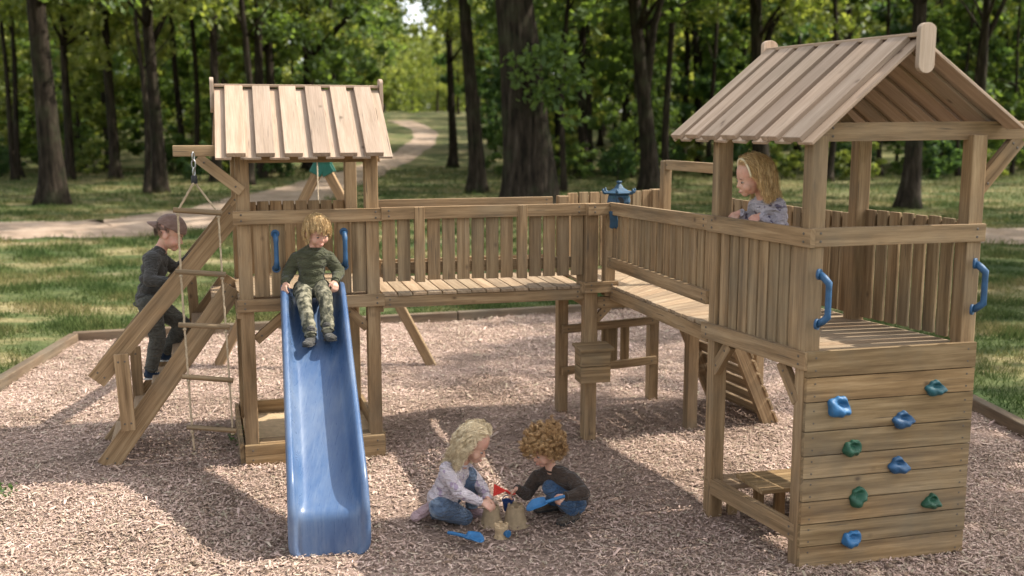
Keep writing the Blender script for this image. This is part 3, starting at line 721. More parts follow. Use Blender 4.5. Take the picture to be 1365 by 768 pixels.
sp_ = gp(919, 574); post(w2, sp_, 0, 1.16, fn1, .09); 
sp_ = gp(1008, 540); post(w2, sp_ , 0, .62, fn1, .08)

# ---- climbing ramp
rp = thing('climbing_ramp', 'slatted wooden climbing ramp leaning against the far side of the walkway', 'ramp', (2.1, 8.9, 0))
f0 = gp(1026, 570); t0 = z_(fA + fd * 1.08, 1.17); f1 = f0 + (fA + fd * .22 - fA - fd * 1.08); t1 = z_(fA + fd * .22, 1.17)
rn = (t0 - f0).cross(f1 - f0).normalized()
for a, b in ((f0, t0), (f1, t1)): one('stringer', WOOD, rp, a, b, .11, .05, (f1 - f0), bevel=.006)
mb = MB(); sgn = 1 if rn.z > 0 else -1
for k in range(10):
    u = (k + .6) / 10.4; a, b = f0.lerp(t0, u), f1.lerp(t1, u); o = rn * sgn * .065; ax = (b - a).normalized()
    mb.board(a + o - ax * .04, b + o + ax * .04, .10, .022, rn)
mb.build('ramp_boards', WOOD, rp)

# ---- wooden box on the corner post
bxr = thing('letter_box', 'small wooden box with an overhanging lid on the corner post', 'box', cf + V((0, -.12, .5)))
bc = at(788, 485, 7.96); M_ = lambda x, y, z: V((bc.x, bc.y, 0)) + e1 * x - n1 * y + V((0, 0, z))
zb, zt = at(788, 508, 7.94).z, at(788, 464, 7.94).z
mb = MB()
for k in range(2):
    z0, z1 = zb + (zt - zb) * k / 2 + .003, zb + (zt - zb) * (k + 1) / 2 - .003
    mb.board(M_(-.115, .09, (z0 + z1) / 2), M_(.125, .09, (z0 + z1) / 2), z1 - z0, .02, n1)
    for x in (-.105, .115): mb.board(M_(x, .08, (z0 + z1) / 2), M_(x, -.06, (z0 + z1) / 2), z1 - z0, .02, e1)
mb.board(M_(-.1, .01, zb + .012), M_(.11, .01, zb + .012), .14, .02); mb.build('box_body', WOODG, bxr)
one('lid', WOODG, bxr, M_(-.135, .03, zt + .012), M_(.145, .03, zt + .012), .21, .022, (0, -.08, 1))

# ---- blue lantern toy
lt = thing('lantern_toy', 'dark blue plastic lantern-shaped toy fixed to the corner rail', 'toy', at(825, 270, 8.2))
lc = at(825, 268, 8.22); L0 = lambda z: V((lc.x, lc.y, z))
zt_ = at(825, 241, 8.22).z
def ngon_stack(levels, m, name, seg=6, rot=.3, parent=lt, c=L0):
    bm = bmesh.new(); rings = []
    for z, r in levels:
        rings.append([bm.verts.new(c(z) + V((r * math.cos(rot + 2 * math.pi * k / seg), r * math.sin(rot + 2 * math.pi * k / seg), 0))) for k in range(seg)])
    for a, b in zip(rings, rings[1:]):
        for k in range(seg): bm.faces.new((a[k], a[(k + 1) % seg], b[(k + 1) % seg], b[k]))
    bm.faces.new(rings[0][::-1]); bm.faces.new(rings[-1]); bmesh.ops.recalc_face_normals(bm, faces=bm.faces)
    me = bpy.data.meshes.new(name); bm.to_mesh(me); bm.free(); o = link(name, me, m, parent)
    bv = o.modifiers.new('b', 'BEVEL'); bv.width = .004; bv.segments = 2; return o
ngon_stack([(zt_ - .001, .022), (zt_ - .012, .026), (zt_ - .022, .014), (zt_ - .03, .022), (zt_ - .055, .04), (zt_ - .08, .085), (zt_ - .088, .118), (zt_ - .098, .118), (zt_ - .105, .095)][::-1], LANT, 'lantern_roof')
ngon_stack([(zt_ - .19, .085), (zt_ - .165, .1), (zt_ - .106, .088)], LANT, 'lantern_body')
mb = MB(); dv = V((0, -1, 0)); c_ = L0(zt_ - .15) + dv * .082; mb.prism([c_ + V((x, 0, z)) for x, z in ((-.03, -.035), (.03, -.035), (.03, .005), (.018, .024), (0, .03), (-.018, .024), (-.03, .005))], dv * .008); mb.build('arch_window', BLACK, lt, .002)
mb = MB()
for x in (-.062, -.045, .045, .062): q = L0(zt_ - .122) + V((x, -.083, 0)); mb.tube([q, q + dv * .008], .006, 8)
mb.build('studs', TEAL, lt, 0)
for k in range(6):
    a = .3 + 2 * math.pi * k / 6; mb = MB(); p = L0(zt_ - .07) + V((.118 * math.cos(a), .118 * math.sin(a), 0)); o2 = V((math.cos(a), math.sin(a), 0)); p = L0(zt_ - .095) + o2 * .11; mb.tube([p, p + o2 * .018 + V((0, 0, .006)), p + o2 * .026 + V((0, 0, .024)), p + o2 * .022 + V((0, 0, .038))], [.012, .012, .010, .004], 8); mb.build('roof_tip', LANT, lt, 0)
lw = at(818, 295, 7.98)
mb = MB(); mb.prism([lw + V((x, 0, z)) for x, z in ((-.036, .075), (.036, .075), (.03, .03), (.04, -.03), (.022, -.062), (.008, -.05), (-.01, -.06), (-.03, -.05), (-.026, 0))], (0, .03, 0)); mb.build('lantern_tail', LANT, lt, .006)
mb = MB(); mb.tube([L0(zt_ - .19), L0(zt_ - .42)], .02, 10); mb.build('stem', LANT, lt, 0)

# ------------------------------------------------------------------ people
def skin_mat():
    m, nt, b = mat('skin'); tc = N(nt, 'ShaderNodeTexCoord'); n = noise(nt, tc.outputs['Object'], 30, 4)
    c = ramp(nt, n, [(.3, (.50, .285, .20)), (.7, (.60, .365, .265))]); c = mix(nt, c, (.62, .285, .22), ramp(nt, noise(nt, tc.outputs['Object'], 16, 3), [(.45, (0, 0, 0)), (.65, (.55, .55, .55))])); nt.links.new(c, b.inputs['Base Color'])
    b.inputs['Roughness'].default_value = .5; b.inputs['Subsurface Weight'].default_value = .12; b.inputs['Subsurface Radius'].default_value = (.012, .005, .003)
    b.inputs['Specular IOR Level'].default_value = .35; return m
SKIN = skin_mat()
def cloth(name, cols, sc=14, blotch=None, fold=.6, rough=.9):
    m, nt, b = mat(name); tc = N(nt, 'ShaderNodeTexCoord'); P = tc.outputs['Object']
    n = noise(nt, P, sc, 5, .6); c = ramp(nt, n, cols); c = mix(nt, c, ramp(nt, noise(nt, P, 260, 2, .5), [(.35, (.86, .86, .86)), (.65, (1.12, 1.12, 1.12))]), 1, 'MULTIPLY')
    if blotch:
        bc, bs, thr, wd = blotch; v = noise(nt, P, bs, 2, .5)
        c = mix(nt, c, bc, ramp(nt, v, [(thr, (0, 0, 0)), (thr + wd, (1, 1, 1))]))
    nt.links.new(c, b.inputs['Base Color']); b.inputs['Roughness'].default_value = rough; b.inputs['Specular IOR Level'].default_value = .15
    b.inputs['Sheen Weight'].default_value = .15
    w = N(nt, 'ShaderNodeTexNoise', Scale=13, Detail=3, Roughness=.5, Distortion=1.6); nt.links.new(mapped(nt, P, (.8, .8, 2.0)), w.inputs['Vector']); w = ramp(nt, w.outputs[0], [(.3, (0, 0, 0)), (.5, (.75, .75, .75)), (.62, (1, 1, 1))]); bump(nt, b, w, fold * 1.15, .022); return m
def tex_multi(name, cols, sc):      # hard-edged patches (camouflage)
    m, nt, b = mat(name); tc = N(nt, 'ShaderNodeTexCoord'); n = noise(nt, tc.outputs['Object'], sc, 3, .55)
    r = ramp(nt, n, [(.0, cols[0]), (.42, cols[1]), (.5, cols[2]), (.57, cols[3])]); r.node.color_ramp.interpolation = 'CONSTANT'
    nt.links.new(r, b.inputs['Base Color']); b.inputs['Roughness'].default_value = .9
    bump(nt, b, noise(nt, tc.outputs['Object'], 20, 3), .5, .02); return m
CHAR = cloth('charcoal_knit', [(.3, (.033, .031, .028)), (.7, (.062, .058, .052))])
CHARP = cloth('dark_denim', [(.3, (.05, .048, .04)), (.7, (.11, .105, .088))], 20)
OLIVE = cloth('olive_knit', [(.3, (.05, .052, .028)), (.7, (.085, .087, .052))])
CAMO = tex_multi('camouflage_cloth', [(.03, .03, .02), (.075, .072, .045), (.15, .138, .09), (.24, .22, .155)], 26)
LILAC = cloth('printed_jersey', [(.3, (.50, .43, .45)), (.7, (.62, .55, .56))], 10, ((.36, .28, .36), 26, .58, .05), .7)
GREYT = cloth('printed_grey_jersey', [(.3, (.36, .32, .36)), (.7, (.46, .42, .45))], 10, ((.13, .11, .16), 21, .6, .04), .7)
JEAN = cloth('blue_denim', [(.3, (.055, .085, .14)), (.7, (.13, .18, .26))], 13, ((.24, .30, .38), 7, .56, .12), .8)
JEANB = cloth('deep_blue_denim', [(.3, (.03, .065, .13)), (.7, (.075, .13, .22))], 13, None, .8)
BROWN = cloth('brown_jersey', [(.3, (.04, .027, .02)), (.7, (.07, .05, .038))])
PINKB = cloth('pink_suede', [(.3, (.36, .24, .25)), (.7, (.50, .36, .36))], 20, None, .5)
NAVYS = cloth('navy_canvas', [(.3, (.012, .022, .045)), (.7, (.03, .05, .09))], 30)
DARKS = cloth('black_shoe', [(.3, (.018, .018, .018)), (.7, (.05, .045, .04))], 30)
GREYS = cloth('grey_boot', [(.3, (.035, .033, .028)), (.7, (.085, .08, .07))], 30)
BROWNS = cloth('brown_shoe', [(.3, (.05, .035, .025)), (.7, (.11, .085, .065))], 30)
CAPM = cloth('dusty_brown_twill', [(.3, (.155, .095, .075)), (.7, (.22, .145, .12))], 25, None, .3)
SOLE = plain('white_rubber', (.55, .53, .49), .7, .1); EYEW = plain('eye_white', (.42, .38, .34), .4, .02); EYED = plain('eye_iris', (.03, .025, .02), .2, .05); LIP = plain('lips', (.42, .16, .13), .5, .1)
WHITEB = plain('ivory_ribbon', (.75, .66, .45), .6, .1)
def hair_mat(name, cols):
    m, nt, b = mat(name); geo = N(nt, 'ShaderNodeNewGeometry')
    nt.links.new(ramp(nt, geo.outputs['Random Per Island'], cols), b.inputs['Base Color']); b.inputs['Roughness'].default_value = .42; b.inputs['Specular IOR Level'].default_value = .45
    return m
BLOND = hair_mat('golden_hair', [(0, (.28, .15, .055)), (.4, (.56, .36, .15)), (1, (.84, .62, .32))])
PALE = hair_mat('pale_blond_hair', [(0, (.50, .36, .20)), (.4, (.80, .63, .39)), (1, (.93, .80, .56))])
CURL = hair_mat('curly_hair', [(0, (.17, .085, .03)), (.45, (.42, .235, .095)), (1, (.72, .47, .23))])
DKHAIR = hair_mat('brown_hair', [(0, (.05, .03, .018)), (1, (.13, .08, .045))])
DK2 = hair_mat('straw_hair', [(0, (.27, .155, .06)), (.5, (.56, .37, .165)), (1, (.80, .59, .31))])

def capsule(bm, p0, r0, p1, r1, seg=14):
    p0, p1 = V(p0), V(p1); d = p1 - p0; L = d.length
    if L < 1e-5: d = V((0, 0, 1)); L = 1e-5
    d = d / L; a = d.orthogonal().normalized(); b = d.cross(a); rings = []
    for q in range(5):
        t = -math.pi / 2 + math.pi / 2 * q / 4; rings.append((p0 + d * (r0 * math.sin(t)), r0 * max(math.cos(t), .02)))
    for q in range(5):
        t = math.pi / 2 * q / 4; rings.append((p1 + d * (r1 * math.sin(t)), r1 * max(math.cos(t), .02)))
    vs = [[bm.verts.new(c + (a * math.cos(2 * math.pi * k / seg) + b * math.sin(2 * math.pi * k / seg)) * r) for k in range(seg)] for c, r in rings]
    for x, y in zip(vs, vs[1:]):
        for k in range(seg): bm.faces.new((x[k], x[(k + 1) % seg], y[(k + 1) % seg], y[k]))
    bm.faces.new(vs[0][::-1]); bm.faces.new(vs[-1])
def ellip(bm, c, r, M=None, sub=3):
    g = bmesh.ops.create_icosphere(bm, subdivisions=sub, radius=1)
    M = M or Matrix.Identity(3)
    for v in g['verts']: v.co = V(c) + M @ V((v.co.x * r[0], v.co.y * r[1], v.co.z * r[2]))
def blob(name, prims, mt, parent, voxel=.005, smooth=3, factor=.5):
    bm = bmesh.new()
    for p in prims:
        if p[0] == 'c': capsule(bm, *p[1:])
        else: ellip(bm, *p[1:])
    me = bpy.data.meshes.new('tmp'); bm.to_mesh(me); bm.free()
    o = bpy.data.objects.new('tmp', me); COL.objects.link(o)
    r = o.modifiers.new('r', 'REMESH'); r.mode = 'VOXEL'; r.voxel_size = voxel; r.use_smooth_shade = True
    if smooth: s = o.modifiers.new('s', 'SMOOTH'); s.iterations = smooth; s.factor = factor
    dg = bpy.context.evaluated_depsgraph_get(); m2 = bpy.data.meshes.new_from_object(o.evaluated_get(dg)); m2.name = name
    bpy.data.objects.remove(o); m2.materials.clear(); m2.materials.append(mt)
    for p in m2.polygons: p.use_smooth = True
    return link(name, m2, None, parent)
def basis(f, u):
    f = V(f).normalized(); u = V(u); u = (u - f * u.dot(f)).normalized(); s = f.cross(u)   # s = the person's right
    return s, f, u
def hand_prims(w, d, palm, curl, thumb_side, size=1.0):
    """w wrist, d finger direction, palm = palm normal, thumb_side = unit vector towards the thumb"""
    w, d, palm = V(w), V(d).normalized(), V(palm); palm = (palm - d * palm.dot(d)).normalized(); ts = V(thumb_side); ts = (ts - d * ts.dot(d) - palm * ts.dot(palm)).normalized()
    s = size; P = []
    for k, off in enumerate((-.019, -.0065, .0065, .019)):
        P.append(('c', w + d * .004, .013 * s, w + d * (.047 * s) + ts * off * s, .0098 * s))
    lens = (.040, .050, .054, .048)
    for k, off in enumerate((-.0205, -.007, .007, .0205)):
        p = w + d * (.048 * s) + ts * (off * s); ang = 0; L = lens[k] * s
        for q, (fr, rr) in enumerate(((.45, .0074), (.31, .0068), (.24, .006))):
            ang += curl * (.75 if q == 0 else 1.0); v = d * math.cos(ang) + palm * math.sin(ang) + ts * (off * 1.6)
            e = p + v.normalized() * (L * fr); P.append(('c', p, rr * s, e, rr * s * .94)); p = e
    p = w + d * (.012 * s) + ts * (.018 * s); v = (ts * .8 + d * .75 + palm * .25).normalized(); e = p + v * (.026 * s); P.append(('c', p, .0105 * s, e, .0085 * s))
    v2 = (d * 1.0 + ts * .25 + palm * (.35 + .5 * min(curl, 1))).normalized(); P.append(('c', e, .0082 * s, e + v2 * (.026 * s), .0066 * s))
    return P
def lerp(a, b, t): return V(a).lerp(V(b), t)

def person(label, J, hf, hu, mats, hands, feet, hs=1.0, sleeve=.93, neckw=.036, bodyw=1.0, trouser_end=.9, hem=None, group=None, sf=1.0, tf=1.0):
    """J joints: pelvis chest neck head(centre) + R/L shoulder elbow wrist hip knee ankle"""
    root = None
    s, f, u = basis(hf, hu); H = Matrix((s, f, u)).transposed(); hc = V(J['head'])
    h = lambda x, y, z: hc + H @ (V((x, y, z)) * hs)
    # --- body (one continuous mesh, with face, ears and hands)
    P = [('e', h(0, -.012, .022), (.071 * hs, .086 * hs, .082 * hs), H), ('e', h(0, .018, -.03), (.06 * hs, .060 * hs, .066 * hs), H),
         ('e', h(0, .052, -.078), (.024 * hs, .022 * hs, .020 * hs), H), ('e', h(.034, .046, -.042), (.027 * hs, .026 * hs, .027 * hs), H), ('e', h(-.034, .046, -.042), (.027 * hs, .026 * hs, .027 * hs), H),
         ('c', h(0, .073, -.012), .006 * hs, h(0, .0835, -.031), .0088 * hs), ('e', h(.007, .078, -.033), (.0075 * hs, .007 * hs, .0055 * hs), H), ('e', h(-.007, .078, -.033), (.0075 * hs, .007 * hs, .0055 * hs), H),
         ('e', h(0, .074, -.060), (.017 * hs, .010 * hs, .0055 * hs), H), ('e', h(0, .072, -.067), (.014 * hs, .010 * hs, .006 * hs), H),
         ('c', h(-.03, .066, .008), .006 * hs, h(.03, .066, .008), .006 * hs), ('e', h(0, .035, -.045), (.05 * hs, .042 * hs, .042 * hs), H),
         ('e', h(.072, -.008, -.02), (.008 * hs, .018 * hs, .026 * hs), H), ('e', h(-.072, -.008, -.02), (.008 * hs, .018 * hs, .026 * hs), H)]
    ch, pe, ne = V(J['chest']), V(J['pelvis']), V(J['neck'])
    P += [('c', ne, neckw, h(0, -.02, -.06), neckw * .95), ('c', ch, .06 * bodyw, ne, neckw * 1.05), ('c', pe, .075 * bodyw, ch, .07 * bodyw)]
    shirt = []; tr = []; b2 = bodyw
    for k in 'RL': J[k + 's'] = V(J[k + 's']) - (V(J['chest']) - V(J['pelvis'])).normalized() * .022
    across = (V(J['Rs']) - V(J['Ls'])).normalized()
    for k, q in (('R', 1), ('L', -1)):
        sh, el, wr, hp, kn, an = [V(J[k + c]) for c in ('s', 'e', 'w', 'h', 'k', 'a')]
        P += [('c', ch, .055 * b2, sh, .04 * b2), ('c', sh, .036, el, .029), ('c', el, .029, wr, .0195), ('c', pe, .06, hp, .062), ('c', hp, .06, kn, .041), ('c', kn, .04, lerp(kn, an, .35), .041), ('c', lerp(kn, an, .35), .04, an, .026)]
        P += hand_prims(*hands[k])
        shirt += [('c', ch - V((0, 0, .02)), .072 * b2, sh, .046 * b2), ('c', sh, .047 * b2, lerp(sh, el, .5), .046), ('c', lerp(sh, el, .5), .046, el, .042), ('c', el, .041, lerp(el, wr, .5), .036), ('c', lerp(el, wr, .5), .036, lerp(el, wr, sleeve), .027)]
        shirt += [('c', lerp(ch, ne, .75), neckw * 1.05, lerp(ne, sh, .9), .034)]
        # a few folds at the elbow
        shirt += [('c', lerp(sh, el, .82) + across * .02, .03, lerp(sh, el, .86) - across * .02, .032), ('c', lerp(el, wr, .22) + across * .018, .026, lerp(el, wr, .25) - across * .018, .028)]
        tr += [('c', pe, .086 * b2, hp, .078), ('c', hp, .077, lerp(hp, kn, .55), .065), ('c', lerp(hp, kn, .55), .064, kn, .054), ('c', kn, .053, lerp(kn, an, .4), .051), ('c', lerp(kn, an, .4), .049, lerp(kn, an, trouser_end), .042)]
        for z in (.30, .62, .80): tr.append(('c', lerp(kn, an, z) + across * .016, .036, lerp(kn, an, z + .03) - across * .016, .037))
        tr.append(('c', lerp(hp, kn, .2) + across * .03, .05, lerp(hp, kn, .3) - across * .03, .052))
    shirt = [('c', q[1], q[2] * sf, q[3], q[4] * sf) for q in shirt]; tr = [('c', q[1], q[2] * tf, q[3], q[4] * tf) for q in tr]
    hm = -.03
    top = ch.lerp(pe, -.0); ax = (ch - pe).normalized()
    fwd = across.cross(ax) 
    tm = Matrix((across, ax.cross(across).normalized(), ax)).transposed()
    for t in (0, .25, .5, .75, 1.0):
        c = ch.lerp(pe - ax * hm * 0, t); rx = (.112 + .012 * math.cos(t * 5)) * b2; ry = (.082 + .014 * t) * b2
        shirt.append(('e', c + ax * (-.0), (rx, ry, .065), tm))
    shirt.append(('e', pe + ax * (.0 - hm * .5), (.118 * b2, .1 * b2, .055), tm))
    shirt.append(('c', ch + ax * .02, .062 * b2, ch.lerp(ne, .55), neckw * 1.25))
    root = blob('person', P, SKIN, None, .0045, 3); tag(root, label, 'child', group)
    blob('shirt', shirt, mats['shirt'], root, .006, 5); blob('trousers', tr, mats['trousers'], root, .006, 5)
    # collar
    mb = MB(); nd = (h(0, -.02, -.06) - ne).normalized(); a = nd.orthogonal().normalized(); b = nd.cross(a); c0 = ch.lerp(ne, .62)
    mb.tube([c0 + (a * math.cos(t) + b * math.sin(t)) * (neckw * 1.22) for t in np.linspace(0, 2 * math.pi, 25)], .008, 8, False); mb.build('collar', mats['shirt'], root, 0)
    # cuffs and hems
    def ring(name, m, c, d, r, w, r2=None, ex=None):
        mb = MB(); d = V(d).normalized(); a = (V(ex) - d * V(ex).dot(d)).normalized() if ex is not None else d.orthogonal().normalized(); b = d.cross(a)
        mb.tube([V(c) + a * (math.cos(t) * r) + b * (math.sin(t) * (r2 or r)) for t in np.linspace(0, 2 * math.pi, 29)], w, 6, False); mb.build(name, m, root, 0)
    for k in 'RL':
        e, w = V(J[k + 'e']), V(J[k + 'w']); ring('cuff', mats['shirt'], lerp(e, w, sleeve + .02), w - e, .0255 * sf, .0065)
        e, w = V(J[k + 'k']), V(J[k + 'a']); ring('trouser_hem', mats['trousers'], lerp(e, w, trouser_end + .045), w - e, .041 * tf, .006)
    if hem: ring('shirt_hem', mats['shirt'], pe - ax * .046, ax, .119 * b2, .006, .101 * b2, across)
    # shoes
    for k in ('R', 'L'):
        an = V(J[k + 'a']); fd_, up_ = [V(x) for x in feet[k]]; fs, ff_, fu = basis(fd_, up_); FM = Matrix((fs, ff_, fu)).transposed(); q = lambda x, y, z: an + FM @ V((x, y, z))
        hi = mats.get('boot', 0)
        sp2 = [('e', q(0, -.012, -.03), (.034, .042, .034), FM), ('e', q(0, .04, -.04), (.036, .06, .026), FM), ('e', q(0, .085, -.045), (.037, .045, .022), FM), ('c', q(0, -.012, -.02), .034, q(0, -.008, .012 + hi), .036)]
        sh_ = blob('shoe', sp2, mats['shoe'], root, .005, 3)
        so = [('e', q(0, -.02, -.062), (.034, .037, .010), FM), ('e', q(0, .035, -.062), (.036, .06, .010), FM), ('e', q(0, .088, -.061), (.037, .043, .010), FM)]
        blob('sole', so, mats.get('sole', SOLE), sh_, .004, 2)
        if mats.get('laces'):
            mb = MB()
            for t in range(4): mb.tube([q(-.016, .02 + t * .014, -.012 - t * .004), q(0, .02 + t * .014, -.006 - t * .004), q(.016, .024 + t * .014, -.012 - t * .004)], .003, 6)
            mb.build('laces', SOLE, sh_, 0)
    # eyes and mouth line
    for x in (-.031, .031):
        bm = bmesh.new(); ellip(bm, h(x, .0655, -.010), (.0105 * hs, .0065 * hs, .0042 * hs), H); me = bpy.data.meshes.new('eye'); bm.to_mesh(me); bm.free(); e = link('eye', me, EYEW, root)
        bm = bmesh.new(); ellip(bm, h(x, .0695, -.0115), (.0056 * hs, .0036 * hs, .0042 * hs), H); me = bpy.data.meshes.new('iris'); bm.to_mesh(me); bm.free(); link('iris', me, EYED, e)
        mb = MB(); mb.tube([h(x - .012, .0705, -.0075), h(x, .0735, -.0062), h(x + .012, .0695, -.0075)], [.001 * hs, .0018 * hs, .001 * hs], 6); mb.build('eyelashes', mats.get('brow', DKHAIR), e, 0)
        mb = MB(); mb.tube([h(x - .016, .071, .009), h(x, .0765, .0135), h(x + .016, .069, .010)], [.0012 * hs, .002 * hs, .0012 * hs], 6); mb.build('eyebrow', mats.get('brow', DKHAIR), root, 0)
    mb = MB(); mb.tube([h(-.016, .077, -.0625), h(-.006, .0835, -.0632), h(.006, .0835, -.0632), h(.016, .077, -.0625)], [.001, .0034 * hs, .0034 * hs, .001], 6); mb.build('lips', LIP, root, 0)
    return root, h, H

def hair(root, hc, H, hs, mt, style, n=300, kids=8, length=.1, curl=0.0, grav=.5, fringe=0.0, seed=1, rad=.0012, part=0.0, blockers=(), steps=16, spread=.006, cap=True, zmax=2.0):
    """locks of strands grown over the skull ellipsoid; H columns = right, forward, up"""
    g = np.random.default_rng(seed); Hn = np.array(H); hcn = np.array(hc)
    er = np.array([.0755, .0915, .087]) * hs; ec = np.array([0, -.012, .022]) * hs
    th = g.uniform(0, 2 * np.pi, n * 4); cz = g.uniform(-.75, 1, n * 4); d = np.stack([np.sqrt(1 - cz ** 2) * np.cos(th), np.sqrt(1 - cz ** 2) * np.sin(th), cz], 1)
    keep = (d[:, 2] > .36) | ((d[:, 1] < .30) & (d[:, 2] > -.1)) | ((d[:, 1] < -.15) & (d[:, 2] > -.62))
    d = d[keep & (d[:, 2] < zmax)][:n]; n = len(d)
    if style == 'long':
        d = d[~((d[:, 1] > .42) & (d[:, 2] < .74))]; n = len(d)
    p = ec + d * er * 1.01; dn = -(Hn.T @ np.array([0, 0, 1.0]))      # gravity in head space
    tan = lambda w: w - d * (w * d).sum(1)[:, None]
    if style == 'long':
        side = np.sign(d[:, 0] - part + g.normal(0, .03, n))
        v = tan(np.stack([side * (d[:, 2] > .2) * 1.0, np.full(n, -.35) + fringe, np.full(n, -.6)], 1)) + d * .03
    elif style == 'curly':
        v = d * .5 + tan(g.normal(0, .5, (n, 3)) + np.array([0, fringe, -.3]))
    else:
        whorl = np.array([.15, -.55, .85]); out = d - whorl; out[:, 1] += fringe * .5
        v = tan(out) * 1.0 + d * .10 + g.normal(0, .16, (n, 3))
    v /= np.linalg.norm(v, axis=1)[:, None]
    L = length * g.uniform(.75, 1.15, n); fr = (d[:, 1] > .25)
    if style == 'messy': L[fr] *= .68
    if style == 'long': L[fr & (np.abs(d[:, 0]) < .35)] *= .95
    ds = (L / steps)[:, None]; pts = [p.copy()]; layer = 1.005 + (.05 if style == 'long' else .045) * g.random(n)[:, None]
    for k in range(steps):
        v = v + dn[None, :] * (grav * 4.0 / steps) + g.normal(0, .05, (n, 3))
        if style == 'long':                                    # keep the face clear
            q0 = p - ec; f_ = (q0[:, 1] > .25 * er[1]) & (q0[:, 2] < 1.2 * er[2]); v[f_, 0] += .2 * np.sign(q0[f_, 0] + 1e-4); v[f_, 1] -= .42
        v /= np.linalg.norm(v, axis=1)[:, None]
        q = p + v * ds; e2 = er * layer; w = (q - ec) / e2; r = np.linalg.norm(w, axis=1); ins = r < 1
        if ins.any():
            q[ins] = ec + (w[ins] / r[ins][:, None]) * e2[ins] if e2.ndim > 1 else q[ins]
            dv = (q - p)[ins]; v[ins] = dv / np.maximum(np.linalg.norm(dv, axis=1), 1e-6)[:, None]
        for (bcn, br) in blockers:
            c = Hn.T @ (np.array(bcn) - hcn); w = q - c; r = np.linalg.norm(w, axis=1); i2 = r < br
            if i2.any(): q[i2] = c + w[i2] / np.maximum(r[i2], 1e-5)[:, None] * br
        p = q; pts.append(p.copy())
    A = np.stack(pts, 1); t = np.linspace(0, 1, steps + 1)
    if curl:
        T_ = np.gradient(A, axis=1); T_ /= np.linalg.norm(T_, axis=2)[..., None] + 1e-9
        ref = g.normal(0, 1, (n, 1, 3)); a = np.cross(T_, ref); a /= np.linalg.norm(a, axis=2)[..., None] + 1e-9; b = np.cross(T_, a)
        ph = g.uniform(0, 6.28, n); fq = g.uniform(.8, 1.25, n); turns = {'long': 2.6, 'curly': 2.2}.get(style, 1.0)
        ang = ph[:, None] + turns * 2 * np.pi * fq[:, None] * t[None]
        A = A + (a * np.cos(ang)[..., None] + b * np.sin(ang)[..., None]) * (curl * np.minimum(1, t * 2.5))[None, :, None]
    A = np.repeat(A, kids, 0); n = len(A); off = g.normal(0, spread, (n, 1, 3)) * (1 - .35 * t)[None, :, None]
    A = A + off + np.cumsum(g.normal(0, .0007, A.shape), 1)
    if style == 'long':                                        # nothing in front of the face
        q0 = A - ec
    A = A @ Hn.T + hcn
    T_ = np.gradient(A, axis=1); T_ /= np.linalg.norm(T_, axis=2)[..., None] + 1e-9
    ref = np.array([.3, .5, .81]); a = np.cross(T_, ref); a /= np.linalg.norm(a, axis=2)[..., None] + 1e-9; b = np.cross(T_, a)
    prof = rad * (1 - .7 * t ** 2); co = []
    for k in range(3):
        co.append(A + (a * math.cos(2.094 * k) + b * math.sin(2.094 * k)) * prof[None, :, None])
    co = np.stack(co, 2).reshape(-1, 3); m = steps + 1
    i = (np.arange(n)[:, None, None] * m + np.arange(steps)[None, :, None]) * 3; k0 = np.arange(3)[None, None, :]; k1 = (k0 + 1) % 3
    f = np.stack([i + k0, i + k1, i + 3 + k1, i + 3 + k0], -1).reshape(-1, 4)
    me = npmesh('hair', co, f, smooth=True); o = link('hair', me, mt, root)
    if cap:
        bm = bmesh.new(); bmesh.ops.create_icosphere(bm, subdivisions=4, radius=1)
        dead = [v for v in bm.verts if (style == 'long' and v.co.y > .38 and v.co.z < .78) or not ((v.co.z > .46) or (v.co.y < .1 and v.co.z > -.1) or (v.co.y < -.3 and v.co.z > -.55))]
        bmesh.ops.delete(bm, geom=dead, context='VERTS')
        for vv in bm.verts: vv.co = V(hc) + H @ (V(ec) + V((vv.co.x * er[0] * 1.015, vv.co.y * er[1] * 1.015, vv.co.z * er[2] * 1.015)))
        me = bpy.data.meshes.new('scalp'); bm.to_mesh(me); bm.free(); link('scalp', me, mt, o)
    return o

def limb_fix(a, c, l1, l2, hint):      # middle joint for a two-bone limb
    a, c = V(a), V(c); d = c - a; D_ = min(d.length, (l1 + l2) * .999); x = (l1 * l1 - l2 * l2 + D_ * D_) / (2 * D_); hgt = math.sqrt(max(l1 * l1 - x * x, 0))
    u = d.normalized(); hh = V(hint); hh = (hh - u * hh.dot(u)).normalized(); return a + u * x + hh * hgt

ex1 = V((math.cos(yaw1), math.sin(yaw1), 0)); ey1 = V((-math.sin(yaw1), math.cos(yaw1), 0)); UP = V((0, 0, 1))
